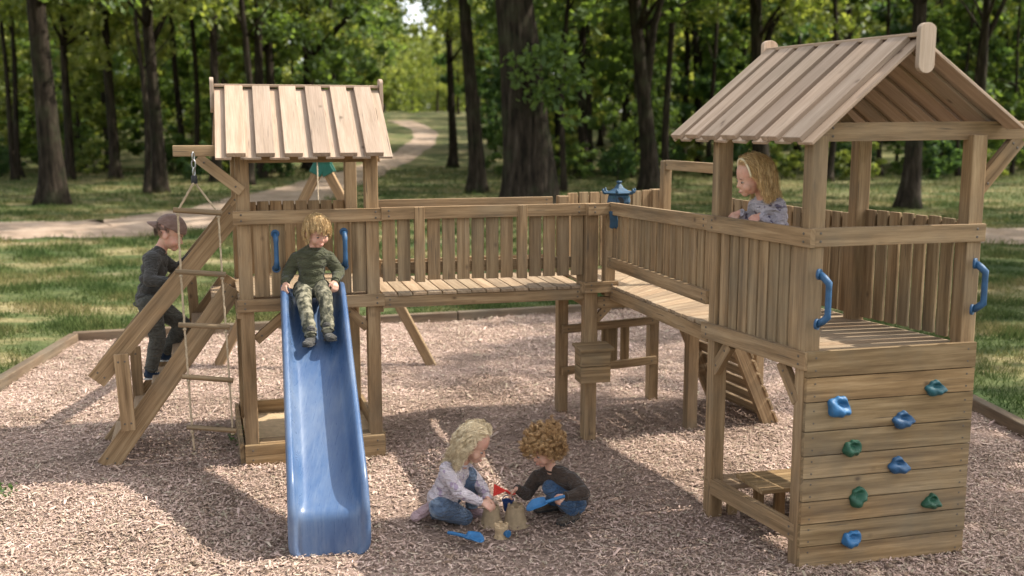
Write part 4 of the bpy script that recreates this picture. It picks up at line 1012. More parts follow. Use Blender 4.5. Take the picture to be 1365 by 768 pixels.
# -- boy climbing the steps
J = dict(pelvis=at(201, 399, 7.86), chest=at(207, 346, 7.86), neck=at(216, 329, 7.86), head=at(228, 311, 7.86))
J.update(Rs=at(204, 342, 7.73), Rw=at(229, 375, 7.58), Ls=at(212, 340, 8.0), Lw=at(258, 338, 8.14), Rh=at(199, 405, 7.79), Ra=at(201, 494, 7.80), Lh=at(204, 405, 7.93), La=at(221, 470, 7.98))
J['Re'] = limb_fix(J['Rs'], J['Rw'], .20, .18, V((-.3, -.6, -1))); J['Le'] = limb_fix(J['Ls'], J['Lw'], .19, .18, V((0, .3, -1)))
J['Rk'] = limb_fix(J['Rh'], J['Ra'], .27, .26, ex1); J['Lk'] = limb_fix(J['Lh'], J['La'], .27, .26, ex1)
railv = (rb - ra).normalized()
p1, h1, H1 = person('child in a backwards brown cap and dark clothes climbing the tower steps', J, ex1 * 1.0 + V((.0, -.28, -.42)), UP + ex1 * .35,
    dict(shirt=CHAR, trousers=CHARP, shoe=NAVYS, sole=SOLE, laces=True),
    dict(R=(J['Rw'], railv * .9 + V((.25, -.1, -.1)), V((.1, .9, -.5)), .75, UP + ex1 * .2, .95), L=(J['Lw'], ex1 * .8 + UP * .35, V((0, -.6, -.6)), .6, UP, .95)),
    dict(R=(ex1 + V((0, -.1, 0)), UP), L=(ex1 + V((0, -.05, 0)), UP)), hs=1.2, bodyw=1.16, neckw=.043, sf=1.12, tf=1.16, hem=True)
hair(p1, J['head'], H1, 1.2, DKHAIR, 'short', 90, 6, .03, grav=1.2, seed=3, spread=.004, cap=False, zmax=.12)
s1 = 1.2; bm = bmesh.new(); bmesh.ops.create_icosphere(bm, subdivisions=5, radius=1)
bmesh.ops.delete(bm, geom=[v for v in bm.verts if v.co.z < -.02 - .10 * v.co.y], context='VERTS')
for v in bm.verts: v.co = V(J['head']) + H1 @ (V((v.co.x * .0815, -.012 + v.co.y * .098, .03 + v.co.z * .090)) * s1)
me = bpy.data.meshes.new('cap'); bm.to_mesh(me); bm.free(); [setattr(p, 'use_smooth', True) for p in me.polygons]
cp1 = link('cap', me, CAPM, p1); sm = cp1.modifiers.new('s', 'SOLIDIFY'); sm.thickness = .005
bm = bmesh.new(); gpts = []
for r_ in range(5):
    row = []
    for k in range(13):
        a = math.pi + math.pi * (k / 12) ; y = -.012 + (.092 + .012 * r_) * math.sin(a) * (1.0) - .0; x = .078 * math.cos(a)
        row.append(bm.verts.new(V(J['head']) + H1 @ (V((x * (1 - .08 * r_), -.012 + math.sin(a) * (.094 + .0145 * r_), .022 - .007 * r_ + .012 * (1 - abs(math.cos(a))))) * s1)))
    gpts.append(row)
for a, b in zip(gpts, gpts[1:]):
    for k in range(12): bm.faces.new((a[k], a[k + 1], b[k + 1], b[k]))
me = bpy.data.meshes.new('cap_brim'); bm.to_mesh(me); bm.free(); cb = link('cap_brim', me, CAPM, cp1); sm = cb.modifiers.new('s', 'SOLIDIFY'); sm.thickness = .004

# -- boy sitting at the top of the slide
fs = V((.21, -.98, 0))
J = dict(pelvis=at(415, 383, 7.47), chest=at(416, 340, 7.46), neck=at(419, 326, 7.44), head=at(423, 308, 7.41))
J.update(Rs=at(395, 340, 7.46), Rw=at(380, 377, 7.34), Ls=at(438, 339, 7.50), Lw=at(447, 375, 7.40), Rh=at(404, 386, 7.44), Ra=at(414, 447, 7.05), Lh=at(427, 384, 7.47), La=at(437, 441, 7.09))
J['Re'] = limb_fix(J['Rs'], J['Rw'], .150, .137, V((-.35, 1, -.3))); J['Le'] = limb_fix(J['Ls'], J['Lw'], .150, .137, V((.35, 1, -.3)))
J['Rk'] = limb_fix(J['Rh'], J['Ra'], .25, .25, UP + fs * .6 + V((-.25, 0, 0))); J['Lk'] = limb_fix(J['Lh'], J['La'], .25, .25, UP + fs * .6 + V((.15, 0, 0)))
sdir = V((.21, -.85, -.5)).normalized()
p2, h2, H2 = person('child with tousled straw hair and camouflage trousers sitting at the top of the slide', J, V((.62, -.72, -.42)), UP + V((.12, -.2, 0)),
    dict(shirt=OLIVE, trousers=CAMO, shoe=GREYS, sole=DARKS, boot=.02),
    dict(R=(J['Rw'], V((-.05, -.75, -.75)), V((.3, .1, -.6)), .55, V((1, 0, 0)), .95), L=(J['Lw'], V((.1, -.75, -.75)), V((-.3, .1, -.6)), .55, V((-1, 0, 0)), .95)),
    dict(R=(V((-.05, -.8, .05)), V((0, -.05, 1))), L=(V((.4, -.85, .12)), V((0, -.05, 1)))), hs=1.06, trouser_end=.95, tf=.95, bodyw=.95, sf=1.06)
hair(p2, J['head'], H2, 1.05, DK2, 'messy', 360, 18,   .078, grav=1.0, fringe=1.1, seed=5, curl=.002, spread=.0045)

# -- girl leaning on the rail of the right tower
fg = V((-.85, -.5, 0))
J = dict(pelvis=V((1.60, 6.27, 1.74)), chest=at(1024, 274, 6.2), neck=at(1014, 257, 6.2), head=at(1001, 235, 6.17))
J.update(Ls=at(1038, 275, 6.13), Lw=at(1013, 288, 6.13), Rs=at(1006, 270, 6.30), Rw=at(986, 284, 6.30), Lh=V((1.64, 6.2, 1.70)), Rh=V((1.56, 6.34, 1.70)), La=V((1.66, 6.2, 1.335)), Ra=V((1.57, 6.38, 1.335)))
J['Le'] = limb_fix(J['Ls'], J['Lw'], .16, .15, V((1, -.1, -.8))); J['Re'] = limb_fix(J['Rs'], J['Rw'], .15, .14, V((.6, .5, -.8)))
J['Lk'] = limb_fix(J['Lh'], J['La'], .2, .2, fg); J['Rk'] = limb_fix(J['Rh'], J['Ra'], .2, .2, fg)
p3, h3, H3 = person('child with golden hair and a pale headband leaning over the tower rail', J, V((-.93, -.15, -.30)), UP + V((-.22, -.12, 0)),
    dict(shirt=GREYT, trousers=JEAN, shoe=PINKB),
    dict(L=(J['Lw'], V((-.75, -.5, -.35)), V((-.3, .3, -1)), .5, V((.4, .9, 0)), .95), R=(J['Rw'], V((-.7, -.45, -.5)), V((-.3, .3, -1)), .5, V((-.6, -.8, .3)), .95)),
    dict(R=(fg, UP), L=(fg, UP)), hs=1.08, neckw=.032)
hair(p3, J['head'], H3, 1.08, BLOND, 'long', 300, 22,   .19, curl=.004, spread=.009, grav=.8, fringe=-.45, seed=8, steps=22, blockers=[(J['chest'] + V((0, 0, .02)), .085), (J['Ls'], .06), (J['Rs'], .06), (V(h3(0, .04, -.03)), .062)])
mb = MB(); mb.tube([h3(.082 * math.cos(t), .030, .024 + .085 * math.sin(t)) for t in np.linspace(-.1, math.pi + .1, 20)], .0065, 8); mb.build('headband', WHITEB, p3, 0)

# -- girl kneeling at the sandcastle
J = dict(pelvis=at(589, 668, 6.29), chest=at(607, 628, 6.28), neck=at(620, 612, 6.27), head=at(633, 591, 6.25))
J.update(Rs=at(597, 621, 6.18), Re=at(612, 656, 6.12), Rw=at(641, 670, 6.10), Ls=at(622, 620, 6.38), Lw=at(649, 664, 6.20), Rh=at(588, 676, 6.21), Lh=at(592, 672, 6.37))
g_ = gp(619, 704); J['Rk'] = V((g_.x, g_.y + .02, .062)); g_ = gp(576, 701); J['Ra'] = V((g_.x, g_.y + .02, .085)); J['La'] = at(630, 684, 6.42); J['La'].z = .085
J['Lk'] = limb_fix(J['Lh'], J['La'], .26, .25, V((.6, -.2, 1))); J['Le'] = limb_fix(J['Ls'], J['Lw'], .17, .16, V((.3, .5, -.6)))
p4, h4, H4 = person('child with long pale blond hair kneeling by the sandcastle', J, V((.80, -.30, -.50)), UP + V((.5, -.1, 0)),
    dict(shirt=LILAC, trousers=JEAN, shoe=PINKB, sole=PINKB, boot=.03),
    dict(R=(J['Rw'], V((.9, -.1, -.35)), V((0, .5, -.8)), .45, V((.1, .9, .4)), .95), L=(J['Lw'], V((.7, -.5, -.4)), V((-.2, -.4, -.8)), .45, V((-.3, -.8, .5)), .95)),
    dict(R=(V((-.8, -.1, -.55)), V((-.6, .1, -.8))), L=(V((.9, -.25, .0)), UP)), hs=1.10, neckw=.032)
hair(p4, J['head'], H4, 1.10, PALE, 'long', 320, 22,   .25, curl=.010, spread=.0085, grav=.75, fringe=-.5, seed=11, part=.1, steps=22, blockers=[(J['chest'], .09), (J['Rs'], .062), (J['Ls'], .062), (V(h4(0, .045, -.03)), .06)])

# -- curly child squatting with a spade
J = dict(pelvis=at(763, 668, 6.42), chest=at(741, 635, 6.38), neck=at(733, 620, 6.36), head=at(725, 597, 6.32))
J.update(Rs=at(714, 632, 6.44), Rw=at(689, 652, 6.30), Ls=at(759, 634, 6.29), Lw=at(753, 662, 6.15), Rh=at(757, 669, 6.50), Lh=at(766, 671, 6.36))
g_ = gp(736, 686); J['Ra'] = V((g_.x, g_.y, .10)); g_ = gp(763, 701); J['La'] = V((g_.x, g_.y, .10))
J['Rk'] = limb_fix(J['Rh'], J['Ra'], .21, .2, V((-1, -.2, .45))); J['Lk'] = limb_fix(J['Lh'], J['La'], .2, .2, V((-.9, -.6, .45)))
J['Re'] = limb_fix(J['Rs'], J['Rw'], .14, .13, V((-.2, 0, -1))); J['Le'] = limb_fix(J['Ls'], J['Lw'], .15, .13, V((.9, -.2, -.4)))
p5, h5, H5 = person('child with curly golden hair and brown top squatting with a blue shovel', J, V((-.78, -.42, -.46)), UP + V((-.4, -.25, 0)),
    dict(shirt=BROWN, trousers=JEANB, shoe=BROWNS, sole=DARKS),
    dict(R=(J['Rw'], V((-.8, -.25, -.55)), V((.3, -.5, -.6)), .7, V((-.2, -.7, .5)), .92), L=(J['Lw'], V((-.75, -.5, -.2)), V((0, .6, -.8)), 1.0, V((-.1, .1, 1)), .92)),
    dict(R=(V((-.9, -.35, 0)), UP), L=(V((-.75, -.65, 0)), UP)), hs=1.08, neckw=.032, trouser_end=.98, bodyw=.97)
hair(p5, J['head'], H5, 1.08, CURL, 'curly', 250, 20, .075, curl=.0125, grav=.35, fringe=.5, seed=13, spread=.0026, steps=28)

# ------------------------------------------------------------------ sand toys
def scoop(root_label, group, tip, end, up, m, w=.052, extra=''):
    """toy shovel: scoop blade from tip, handle to end"""
    tip, end, up = V(tip), V(end), V(up).normalized(); d = end - tip; L = d.length; d.normalize(); s = d.cross(up).normalized(); up = s.cross(d)
    root = thing('toy_shovel', root_label, 'toy shovel', tip.lerp(end, .5), group)
    bm = bmesh.new(); rows = []; Lb = L * .52
    for i in range(11):
        t = i / 10; wd = w * (math.sqrt(max(0, 1 - (1 - min(1, t * 1.9 + .03)) ** 2)) if t < .55 else 1 - .30 * ((t - .55) / .45) ** 2)
        rows.append([bm.verts.new(tip + d * (t * Lb) + s * (wd * c) + up * (.004 + .028 * abs(c) ** 2.2 * min(1, t * 2.5) + .02 * max(0, t - .85) / .15 * (1 - abs(c)))) for c in np.linspace(-1, 1, 11)])
    for a, b in zip(rows, rows[1:]):
        for k in range(10): bm.faces.new((a[k], a[k + 1], b[k + 1], b[k]))
    bmesh.ops.recalc_face_normals(bm, faces=bm.faces)
    me = bpy.data.meshes.new('scoop_blade'); bm.to_mesh(me); bm.free(); [setattr(p, 'use_smooth', True) for p in me.polygons]
    o = link('scoop_blade', me, m, root); q = o.modifiers.new('s', 'SOLIDIFY'); q.thickness = .004; q.offset = 0
    mb = MB(); mb.tube([tip + d * (Lb * .93) + up * .014, tip + d * (L * .72) + up * .016, tip + d * (L * .88) + up * .016, end + up * .014], [.012, .0105, .0115, .010], 10); mb.build('handle', m, root, .003)
    return root
a_, b_ = gp(644, 723, .065), gp(597, 713, .06)
scoop('blue plastic toy shovel lying on the wood chips', None, a_, b_, UP, BLUEB, .055)
hb = J['Lw'] + V((-.75, -.5, -.2)).normalized() * .055
scoop('blue plastic toy shovel held by the curly-haired child', None, hb + V((-.19, -.05, -.045)), hb + V((.045, .012, .01)), V((0, -.35, 1)), BLUEB, .042)
rt = thing('toy_spade', 'red triangular toy spade standing upright behind the sandcastle', 'toy spade', at(665, 655, 6.2))
q = at(665, 655, 6.20); rr_ = J['Rw'] + V((-.8, -.25, -.55)).normalized() * .05
mb = MB(); tri = [q + V((-.036, 0, -.035)), q + V((-.03, 0, .045)), q + V((.05, 0, .002))]; c_ = (tri[0] + tri[1] + tri[2]) / 3
for i in range(3):
    a, b = tri[i], tri[(i + 1) % 3]; a2, b2 = c_.lerp(a, .5), c_.lerp(b, .5)
    for z in ((a, b, b2, a2),): mb.prism(list(z), (0, .012, 0))
mb.build('blade', RED, rt, .002)
mb = MB(); mb.prism([c_.lerp(p, .49) + V((0, .004, 0)) for p in tri], (0, .003, 0)); mb.build('web', RED, rt, 0)
mb = MB(); mb.tube([q + V((.045, .006, .002)), rr_ + V((.0, 0, 0)), rr_ + V((.03, .01, -.0))], .008, 8); mb.build('handle', RED, rt, .002)

def castle(px, py, top, r0, r1, lab, m=SAND, z0=0.02):
    g = gp(px, py); root = thing('sand_castle', lab, 'sand castle', g, 'sandcastle towers'); c = lambda z: V((g.x, g.y + r0 * .6, z))
    bm = bmesh.new(); rings = []; seg = 28
    lev = [(0, r0 * 1.35), (.012, r0 * 1.1), (.03, r0)] + [(.03 + (top - .03) * t, r0 + (r1 - r0) * t) for t in (.25, .5, .75, .96)] + [(top, r1 * .96), (top + .001, r1 * .70), (top - .016, r1 * .6), (top - .018, .004)]
    for z, r in lev: rings.append([bm.verts.new(c(z + z0) + V((math.cos(2 * math.pi * k / seg), math.sin(2 * math.pi * k / seg), 0)) * (r * (1 + .05 * math.sin(k * 2.1 + z * 60) + random.uniform(-.03, .03))) + V((0, 0, (random.uniform(-.006, .004) if z > top * .8 else 0)))) for k in range(seg)])
    for a, b in zip(rings, rings[1:]):
        for k in range(seg): bm.faces.new((a[k], a[(k + 1) % seg], b[(k + 1) % seg], b[k]))
    bm.faces.new(rings[-1]); me = bpy.data.meshes.new('tower'); bm.to_mesh(me); bm.free(); [setattr(p, 'use_smooth', True) for p in me.polygons]
    link('tower', me, m, root); mb = MB()
    for k in range(5):
        a = 2 * math.pi * k / 5 + .4; p = c(top + z0) + V((math.cos(a), math.sin(a), 0)) * r1 * .82; mb.board(p + V((0, 0, -.008)), p + V((0, 0, .013)), r1 * .55, r1 * .3, (math.cos(a), math.sin(a), 0))
    mb.build('battlement', m, root, .005); return root
castle(655, 706, .115, .062, .046, 'damp sandcastle tower beside the kneeling child’s hand')
castle(687, 707, .125, .068, .050, 'tallest sandcastle tower, nearest the squatting child')
castle(668, 722, .075, .035, .046, 'small round sandcastle tower with a pale top in front', SANDL)
g_ = gp(678, 697, .02); bk = thing('toy_bucket', 'small blue toy bucket between the sandcastle towers', 'toy bucket', g_)
bm = bmesh.new(); rings = []
for z, r in ((0, .024), (.06, .034), (.064, .038), (.068, .038), (.068, .033), (.008, .022)): rings.append([bm.verts.new(V((g_.x - .005, g_.y + .03, .09 + z)) + V((math.cos(t), math.sin(t), 0)) * r) for t in np.linspace(0, 2 * math.pi, 25)[:-1]])
for a, b in zip(rings, rings[1:]):
    for k in range(24): bm.faces.new((a[k], a[(k + 1) % 24], b[(k + 1) % 24], b[k]))
bm.faces.new(rings[0][::-1]); bm.faces.new(rings[-1]); me = bpy.data.meshes.new('bucket_body'); bm.to_mesh(me); bm.free(); link('bucket_body', me, NAVY, bk)
mb = MB(); mb.tube([V((g_.x - .005 + .036 * math.cos(t), g_.y + .03, .155 + .036 * math.sin(t))) for t in np.linspace(0, math.pi, 12)], .003, 6); mb.build('bucket_handle', NAVY, bk, 0)
g_ = gp(675, 722); pk = thing('toy_cup', 'tiny blue toy cup lying at the foot of the sandcastle', 'toy cup', g_)
mb = MB(); mb.tube([g_ + V((-.012, 0, .055)), g_ + V((.006, -.012, .055)), g_ + V((.014, -.02, .055))], [.014, .022, .024], 14); mb.build('cup_body', BLUEB, pk, .003)

# ------------------------------------------------------------------ trees
def bark_mat():
    m, nt, b = mat('bark'); tc = N(nt, 'ShaderNodeTexCoord'); P = tc.outputs['Object']
    r = noise(nt, mapped(nt, P, (9, 9, 1.3)), 1, 6, .65); l = noise(nt, P, 1.2, 4)
    c = ramp(nt, r, [(.35, (.010, .008, .006)), (.55, (.038, .029, .021)), (.75, (.095, .076, .058))])
    c = mix(nt, c, (.05, .06, .03), ramp(nt, l, [(.5, (0, 0, 0)), (.75, (.6, .6, .6))]))
    nt.links.new(c, b.inputs['Base Color']); b.inputs['Roughness'].default_value = .95; b.inputs['Specular IOR Level'].default_value = .1
    bump(nt, b, r, 1, .05); return m
BARK = bark_mat()
def leaf_mat(name, c0, c1, tr=.5):
    m, nt, b = mat(name); geo = N(nt, 'ShaderNodeNewGeometry')
    c = ramp(nt, geo.outputs['Random Per Island'], [(0, c0), (1, c1)])
    d = N(nt, 'ShaderNodeBsdfPrincipled'); d.inputs['Roughness'].default_value = .55; d.inputs['Specular IOR Level'].default_value = .3
    t = N(nt, 'ShaderNodeBsdfTranslucent'); mx = N(nt, 'ShaderNodeMixShader'); mx.inputs[0].default_value = tr
    ct = mix(nt, c, (2.15, 2.1, .9), 1.0, 'MULTIPLY')
    nt.links.new(c, d.inputs['Base Color']); nt.links.new(ct, t.inputs[0]); nt.links.new(d.outputs[0], mx.inputs[1]); nt.links.new(t.outputs[0], mx.inputs[2])
    nt.links.new(mx.outputs[0], nt.nodes['Material Output'].inputs[0]); return m
LEAF = [leaf_mat('oak_leaf', (.06, .10, .035), (.15, .215, .07)), leaf_mat('beech_leaf', (.09, .125, .035), (.24, .27, .09)), leaf_mat('dark_leaf', (.04, .08, .04), (.10, .165, .065), .5), leaf_mat('yellow_leaf', (.14, .18, .06), (.34, .35, .15))]
def leaves(centres, radii, per, size, g, flat=.7, droop=.15):
    n = len(centres) * per; c = np.repeat(centres, per, 0); r = np.repeat(radii, per)[:, None]
    o = g.normal(0, .48, (n, 3)); o[:, 2] *= flat; p = c + o * r
    nrm = g.normal(0, .75, (n, 3)) + np.array([.25, -.25, .6]); nrm /= np.linalg.norm(nrm, axis=1)[:, None]
    a = np.cross(nrm, g.normal(0, 1, (n, 3))); a /= np.linalg.norm(a, axis=1)[:, None]; b = np.cross(nrm, a)
    s = (size * g.uniform(.6, 1.35, n))[:, None]
    co = np.stack([p - a * s, p + b * s * .55 - nrm * s * droop, p + a * s * 1.05, p - b * s * .5 - nrm * s * droop], 1).reshape(-1, 3)
    return co, np.arange(n * 4).reshape(-1, 4)
def crown_mesh(name, g, z0, z1, rad, clumps, per, size, shape='oval', limbs=True):
    pts = []
    while len(pts) < clumps:
        t = g.uniform(0, 1); a = g.uniform(0, 6.28); rr = rad * (math.sin(math.pi * (t * .82 + .13)) ** .75) * (g.uniform(.25, 1.05) ** .6)
        lob = 1 + .28 * math.sin(3 * a + 5 * t) + .16 * math.sin(7 * a - 9 * t)
        pts.append((rr * lob * math.cos(a), rr * lob * math.sin(a), z0 + (z1 - z0) * t + g.normal(0, .2)))
    pts = np.array(pts); rad_c = g.uniform(.26, .66, clumps) * rad / 4.2 * 1.25
    co, f = leaves(pts, rad_c, per, size, g); return npmesh(name, co, f), pts
def trunk_mesh(name, g, h, r, lean=(0, 0), targets=None, flare=1.6, nl=16, seg=14, wob=.06, fork=None):
    mb = MB(); pts, rd = [], []
    for k in range(15):
        t = k / 14; z = h * t ** 1.5; pts.append(V((lean[0] * z + wob * math.sin(z * .55 + h) * min(1, z), lean[1] * z + wob * math.cos(z * .43 + h) * min(1, z), z - .1 * (k == 0))))
        rd.append(r * (1 - .60 * t) * (1 + (flare - 1) * math.exp(-max(z, 0) / (r * 1.0 + .12))))
    mb.tube(pts, rd, seg)
    for v in mb.bm.verts:
        a = math.atan2(v.co.y - pts[0].y, v.co.x - pts[0].x); z = v.co.z
        k = 1 + .16 * math.exp(-z / (r * 2.2)) * math.sin(5 * a + h) + .035 * math.sin(9 * a + z * .6) + .03 * math.sin(3 * a + z * 1.7)
        c = V((lean[0] * z + wob * math.sin(z * .55 + h) * min(1, max(z, 0)), lean[1] * z + wob * math.cos(z * .43 + h) * min(1, max(z, 0)), z))
        v.co = c + (v.co - c) * k
    if targets is not None:
        for tpt in targets:
            tz = max(h * .5, min(h * .93, tpt[2] - 1.5 - .25 * math.hypot(tpt[0], tpt[1]))); i = min(13, int(14 * (tz / h) ** (1 / 1.5))); s0 = pts[i]; e = V(tpt); m1 = s0.lerp(e, .45) + V((g.normal(0, .15), g.normal(0, .15), .25))
            rr = rd[i] * .42; q = [s0, s0.lerp(m1, .5) + V((0, 0, .05)), m1, m1.lerp(e, .55) + V((g.normal(0, .1), g.normal(0, .1), .1)), e]
            mb.tube(q, [rr, rr * .8, rr * .55, rr * .33, rr * .12], 7)
    if fork:
        for (z, dx, dy, L, rr) in fork:
            s0 = V((lean[0] * z, lean[1] * z, z)); e = s0 + V((dx, dy, L)); m1 = s0.lerp(e, .5) + V((-.15 * dx, 0, .12 * L))
            mb.tube([s0, s0.lerp(m1, .5), m1, m1.lerp(e, .5), e], [rr, rr * .85, rr * .7, rr * .5, rr * .3], 8)
    bmesh.ops.recalc_face_normals(mb.bm, faces=mb.bm.faces); me = bpy.data.meshes.new(name); mb.bm.to_mesh(me); mb.bm.free(); me.materials.append(BARK); return me
def put_tree(name, x, y, label, tm, cm, lm, rot=0, sc=1.0, group=None, cat='tree', extra=None):
    root = thing(name, label, cat, (x, y, float(gz(x, y))), group); root.rotation_euler.z = rot; root.scale = (sc, sc, sc)
    for nm, me, m in (('trunk', tm, None), ('crown', cm, lm)):
        if me is None: continue
        o = bpy.data.objects.new(nm, me); COL.objects.link(o); o.parent = root
        if m is not None:
            if len(me.materials) == 0: me.materials.append(m)
            o.material_slots[0].link = 'OBJECT'; o.material_slots[0].material = m
    return root
gt = np.random.default_rng(21)
# crowns for the nearer trunks start above the frame, with drooping sprays that reach into it
CR_HI = [crown_mesh('crown', gt, 6.6 + .4 * i, 15.5 + i, 4.3 + .3 * i, 105, 62, .16) for i in range(3)]
CR_MID = [crown_mesh('crown', gt, 3.4 + .5 * i, 15 + i, 3.7 + .25 * i, 115, 74, .18) for i in range(3)]
CR_LOW = [crown_mesh('crown', gt, .7, 6.3 + .8 * i, 1.9 + .3 * i, 90, 80, .12) for i in range(3)]
SH = [crown_mesh('crown', gt, .12, 1.3 + .4 * i, .95 + .2 * i, 34, 70, .07) for i in range(2)]
def pick(pts, n): return pts[gt.choice(len(pts), n, replace=False)]
near = [  # px, py of the foot, trunk width px, px at top of frame, label, crown kind or None, fork
 (70, 273, 35, 50, 'stout dark tree at the left with spreading root flare', 0, None),
 (92, 240, 14, 84, 'thin tree just right of the stout left tree', 1, None),
 (147, 227, 16, 132, 'slim leaning tree between the stout left tree and the climbing child', 2, None),
 (212, 257, 21, 197, 'straight grey-brown tree above the climbing child', 1, [(5.3, 1.6, .3, 1.8, .12)]),
 (20, 240, 9, -4, 'very thin leaning tree at the left edge', None, None),
 (287, 243, 15, 286, 'straight thin tree behind the left corner of the left tower roof', 2, None),
 (346, 238, 17, 346, 'tree seen under the left tower roof beside its post', 0, None),
 (364, 232, 17, 358, 'tree rising behind the left tower roof, left of its middle', 2, None),
 (411, 226, 17, 411, 'tree with a long bough reaching out over the path', 1, [(6.0, 10.2, .5, 5.8, .17)]),
 (431, 214, 8, 431, 'left one of two thin twin trees behind the left tower roof', None, None),
 (441, 213, 8, 441, 'right one of two thin twin trees behind the left tower roof', None, None),
 (603, 224, 13, 599, 'thin tree on the right verge of the path', 2, None),
 (635, 257, 24, 621, 'mid-sized tree left of the great oak', 0, None),
 (704, 281, 76, 688, 'great oak with the thickest trunk and leafy sprays on it', 3, None),
 (783, 232, 12, 785, 'slender tree right of the great oak', 1, None),
 (836, 228, 14, 832, 'thin upright tree beside the forked leaning tree', None, None),
 (866, 255, 26, 848, 'leaning tree with two stems right of the blue lantern toy', 0, [(3.0, .9, .1, 5.0, .2)]),
 (931, 226, 13, 928, 'thin tree behind the wooden arch with a high fork', 2, [(5.0, 1.0, 0, 2.6, .12)]),
 (1012, 245, 25, 1010, 'tree standing behind the right tower roof and the leaning child', 1, [(4.6, 1.4, 0, 3.0, .18)]),
 (1210, 278, 27, 1229, 'sturdy tree seen through the open right tower', 0, None),
 (1296, 262, 15, 1318, 'dark forked tree at the right edge', 2, [(5.2, 2.0, .2, 2.6, .11)])]
for i, (px, py, w, pt, lab, ck, fk) in enumerate(near):
    g0 = gp(px, py); Y = g0.y; r = w / 2 * Y / F; top = at(pt, 0, Y); lx = (top.x - g0.x) / top.z
    cr, pts = CR_HI[i % 3]; h_ = 13.5
    if ck == 3:
        rr = crown_mesh('crown', gt, 7.0, 17, 6.5, 150, 62, .17); cr, pts = rr
    tm = trunk_mesh('trunk', gt, h_ if ck is not None else 11, r * (.98), (lx, .01), pick(pts, 9 if ck is not None else 0) if ck is not None else None, 1.45 if w < 60 else 1.1, seg=18, fork=fk)
    o = put_tree({0: 'oak_tree', 1: 'beech_tree', 2: 'tree', 3: 'oak_tree', None: 'young_tree'}[ck], g0.x, g0.y, lab, tm, cr if ck is not None else CR_LOW[i % 3][0] if False else (cr if ck is not None else None), LEAF[0 if ck in (0, 3) else 1] if ck is not None else None, 0)
    if ck == 3:       # leafy sprays low on the great oak
        sp_c = np.array([[at(px2, py2, Y - 1.1).x - g0.x, -1.15 + gt.normal(0, .15), at(px2, py2, Y - 1.1).z] for px2, py2 in ((690, 85), (705, 75), (722, 82), (735, 70), (752, 78), (768, 98), (760, 112), (742, 100), (728, 120), (715, 128), (748, 55), (728, 58), (764, 158), (700, 100), (776, 112), (735, 130))])
        co, f = leaves(sp_c, np.full(len(sp_c), .5), 34, .13, gt); sp = link('foliage', npmesh('foliage', co, f), LEAF[0], None); sp.parent = o
# boughs hanging into the top of the frame and out-of-frame trees that dapple the lawn
shade = [(15.8, 24.5), (13.2, 18.8), (19, 31), (21, 22), (-17.5, 27), (16.5, 14.0), (-14, 19)]
for i, (x, y) in enumerate(shade):
    cr, pts = CR_HI[i % 3]; put_tree('tree', x, y, 'broad tree standing beside the lawn outside the play area', trunk_mesh('trunk', gt, 13, .28, (0, 0), pick(pts, 8)), cr, LEAF[i % 2], gt.uniform(0, 6), 1.0, 'trees beside the lawn')
put_tree('tree', 10.4, 5.9, 'small leafy tree beside the play bed, casting shade on its near edge', trunk_mesh('trunk', gt, 10, .14, (0, 0), pick(CR_MID[0][1] * .6, 6)), crown_mesh('crown', gt, 4.6, 10.5, 2.5, 90, 70, .15)[0], LEAF[0])
TM = [trunk_mesh('trunk', gt, 13.5, .22, (.01 * k, 0), pick(CR_MID[k][1], 10), seg=10) for k in range(3)]
TL = [trunk_mesh('trunk', gt, 5.4 + .7 * k, .075, (.02, 0), pick(CR_LOW[k][1], 8), seg=7, wob=.1) for k in range(3)]
TS = [trunk_mesh('trunk', gt, .8, .03, (0, 0), pick(SH[k][1], 6), seg=5, wob=.02) for k in range(2)]
def pathfree(x, y, m):
    return min(np.hypot(PATH1[:, 0] - x, PATH1[:, 1] - y) - PATH1[:, 2] / 2) > m
def gap(x, y):       # open glade along the far path
    px = CX + F * x / y; return (492 < px < 655 and y > 36) or (655 <= px < 675 and 36 < y < 60)
placed = []
def scatter(n, y0, y1, md, fn, allow=lambda x, y: True, w=.64):
    k = t = 0
    while k < n and t < n * 60:
        t += 1; y = y0 + (y1 - y0) * gt.random() ** .8; x = gt.uniform(-w, w) * y
        if gap(x, y) or not pathfree(x, y, 1.5) or not allow(x, y): continue
        if any((x - a) ** 2 + (y - b) ** 2 < md * md for a, b in placed[-400:]): continue
        placed.append((x, y)); fn(x, y, k); k += 1
SL = [trunk_mesh('trunk', gt, 12, .13 + .03 * k, (.015 * (k - 1), 0), pick(CR_HI[k][1] * np.array([.55, .55, 1]), 5), seg=9, wob=.12) for k in range(3)]
SC = [crown_mesh('crown', gt, 6.8 + .8 * k, 14 + k, 2.5, 55, 60, .16) for k in range(3)]
scatter(54, 35, 80, 2.0, lambda x, y, k: put_tree('slim_tree', x, y, 'slim bare-stemmed tree standing among the trees of the wood', SL[k % 3], SC[k % 3][0], LEAF[(0, 1, 3)[k % 3]], gt.uniform(0, 6), gt.uniform(.8, 1.3), 'slim trees of the wood'))
scatter(56, 46, 105, 4.2, lambda x, y, k: put_tree('forest_tree', x, y, 'tall tree with a dark trunk deep in the wood', TM[k % 3], CR_MID[k % 3][0], LEAF[(0, 2, 1, 0, 3)[k % 5]], gt.uniform(0, 6), gt.uniform(.85, 1.25), 'tall trees of the wood'))
scatter(66, 48, 90, 2.4, lambda x, y, k: put_tree('young_tree', x, y, 'young leafy tree of the wood understorey', TL[k % 3], CR_LOW[k % 3][0], LEAF[(2, 0, 1, 2, 3, 0)[k % 6]], gt.uniform(0, 6), gt.uniform(.8, 1.5), 'young trees of the wood'))
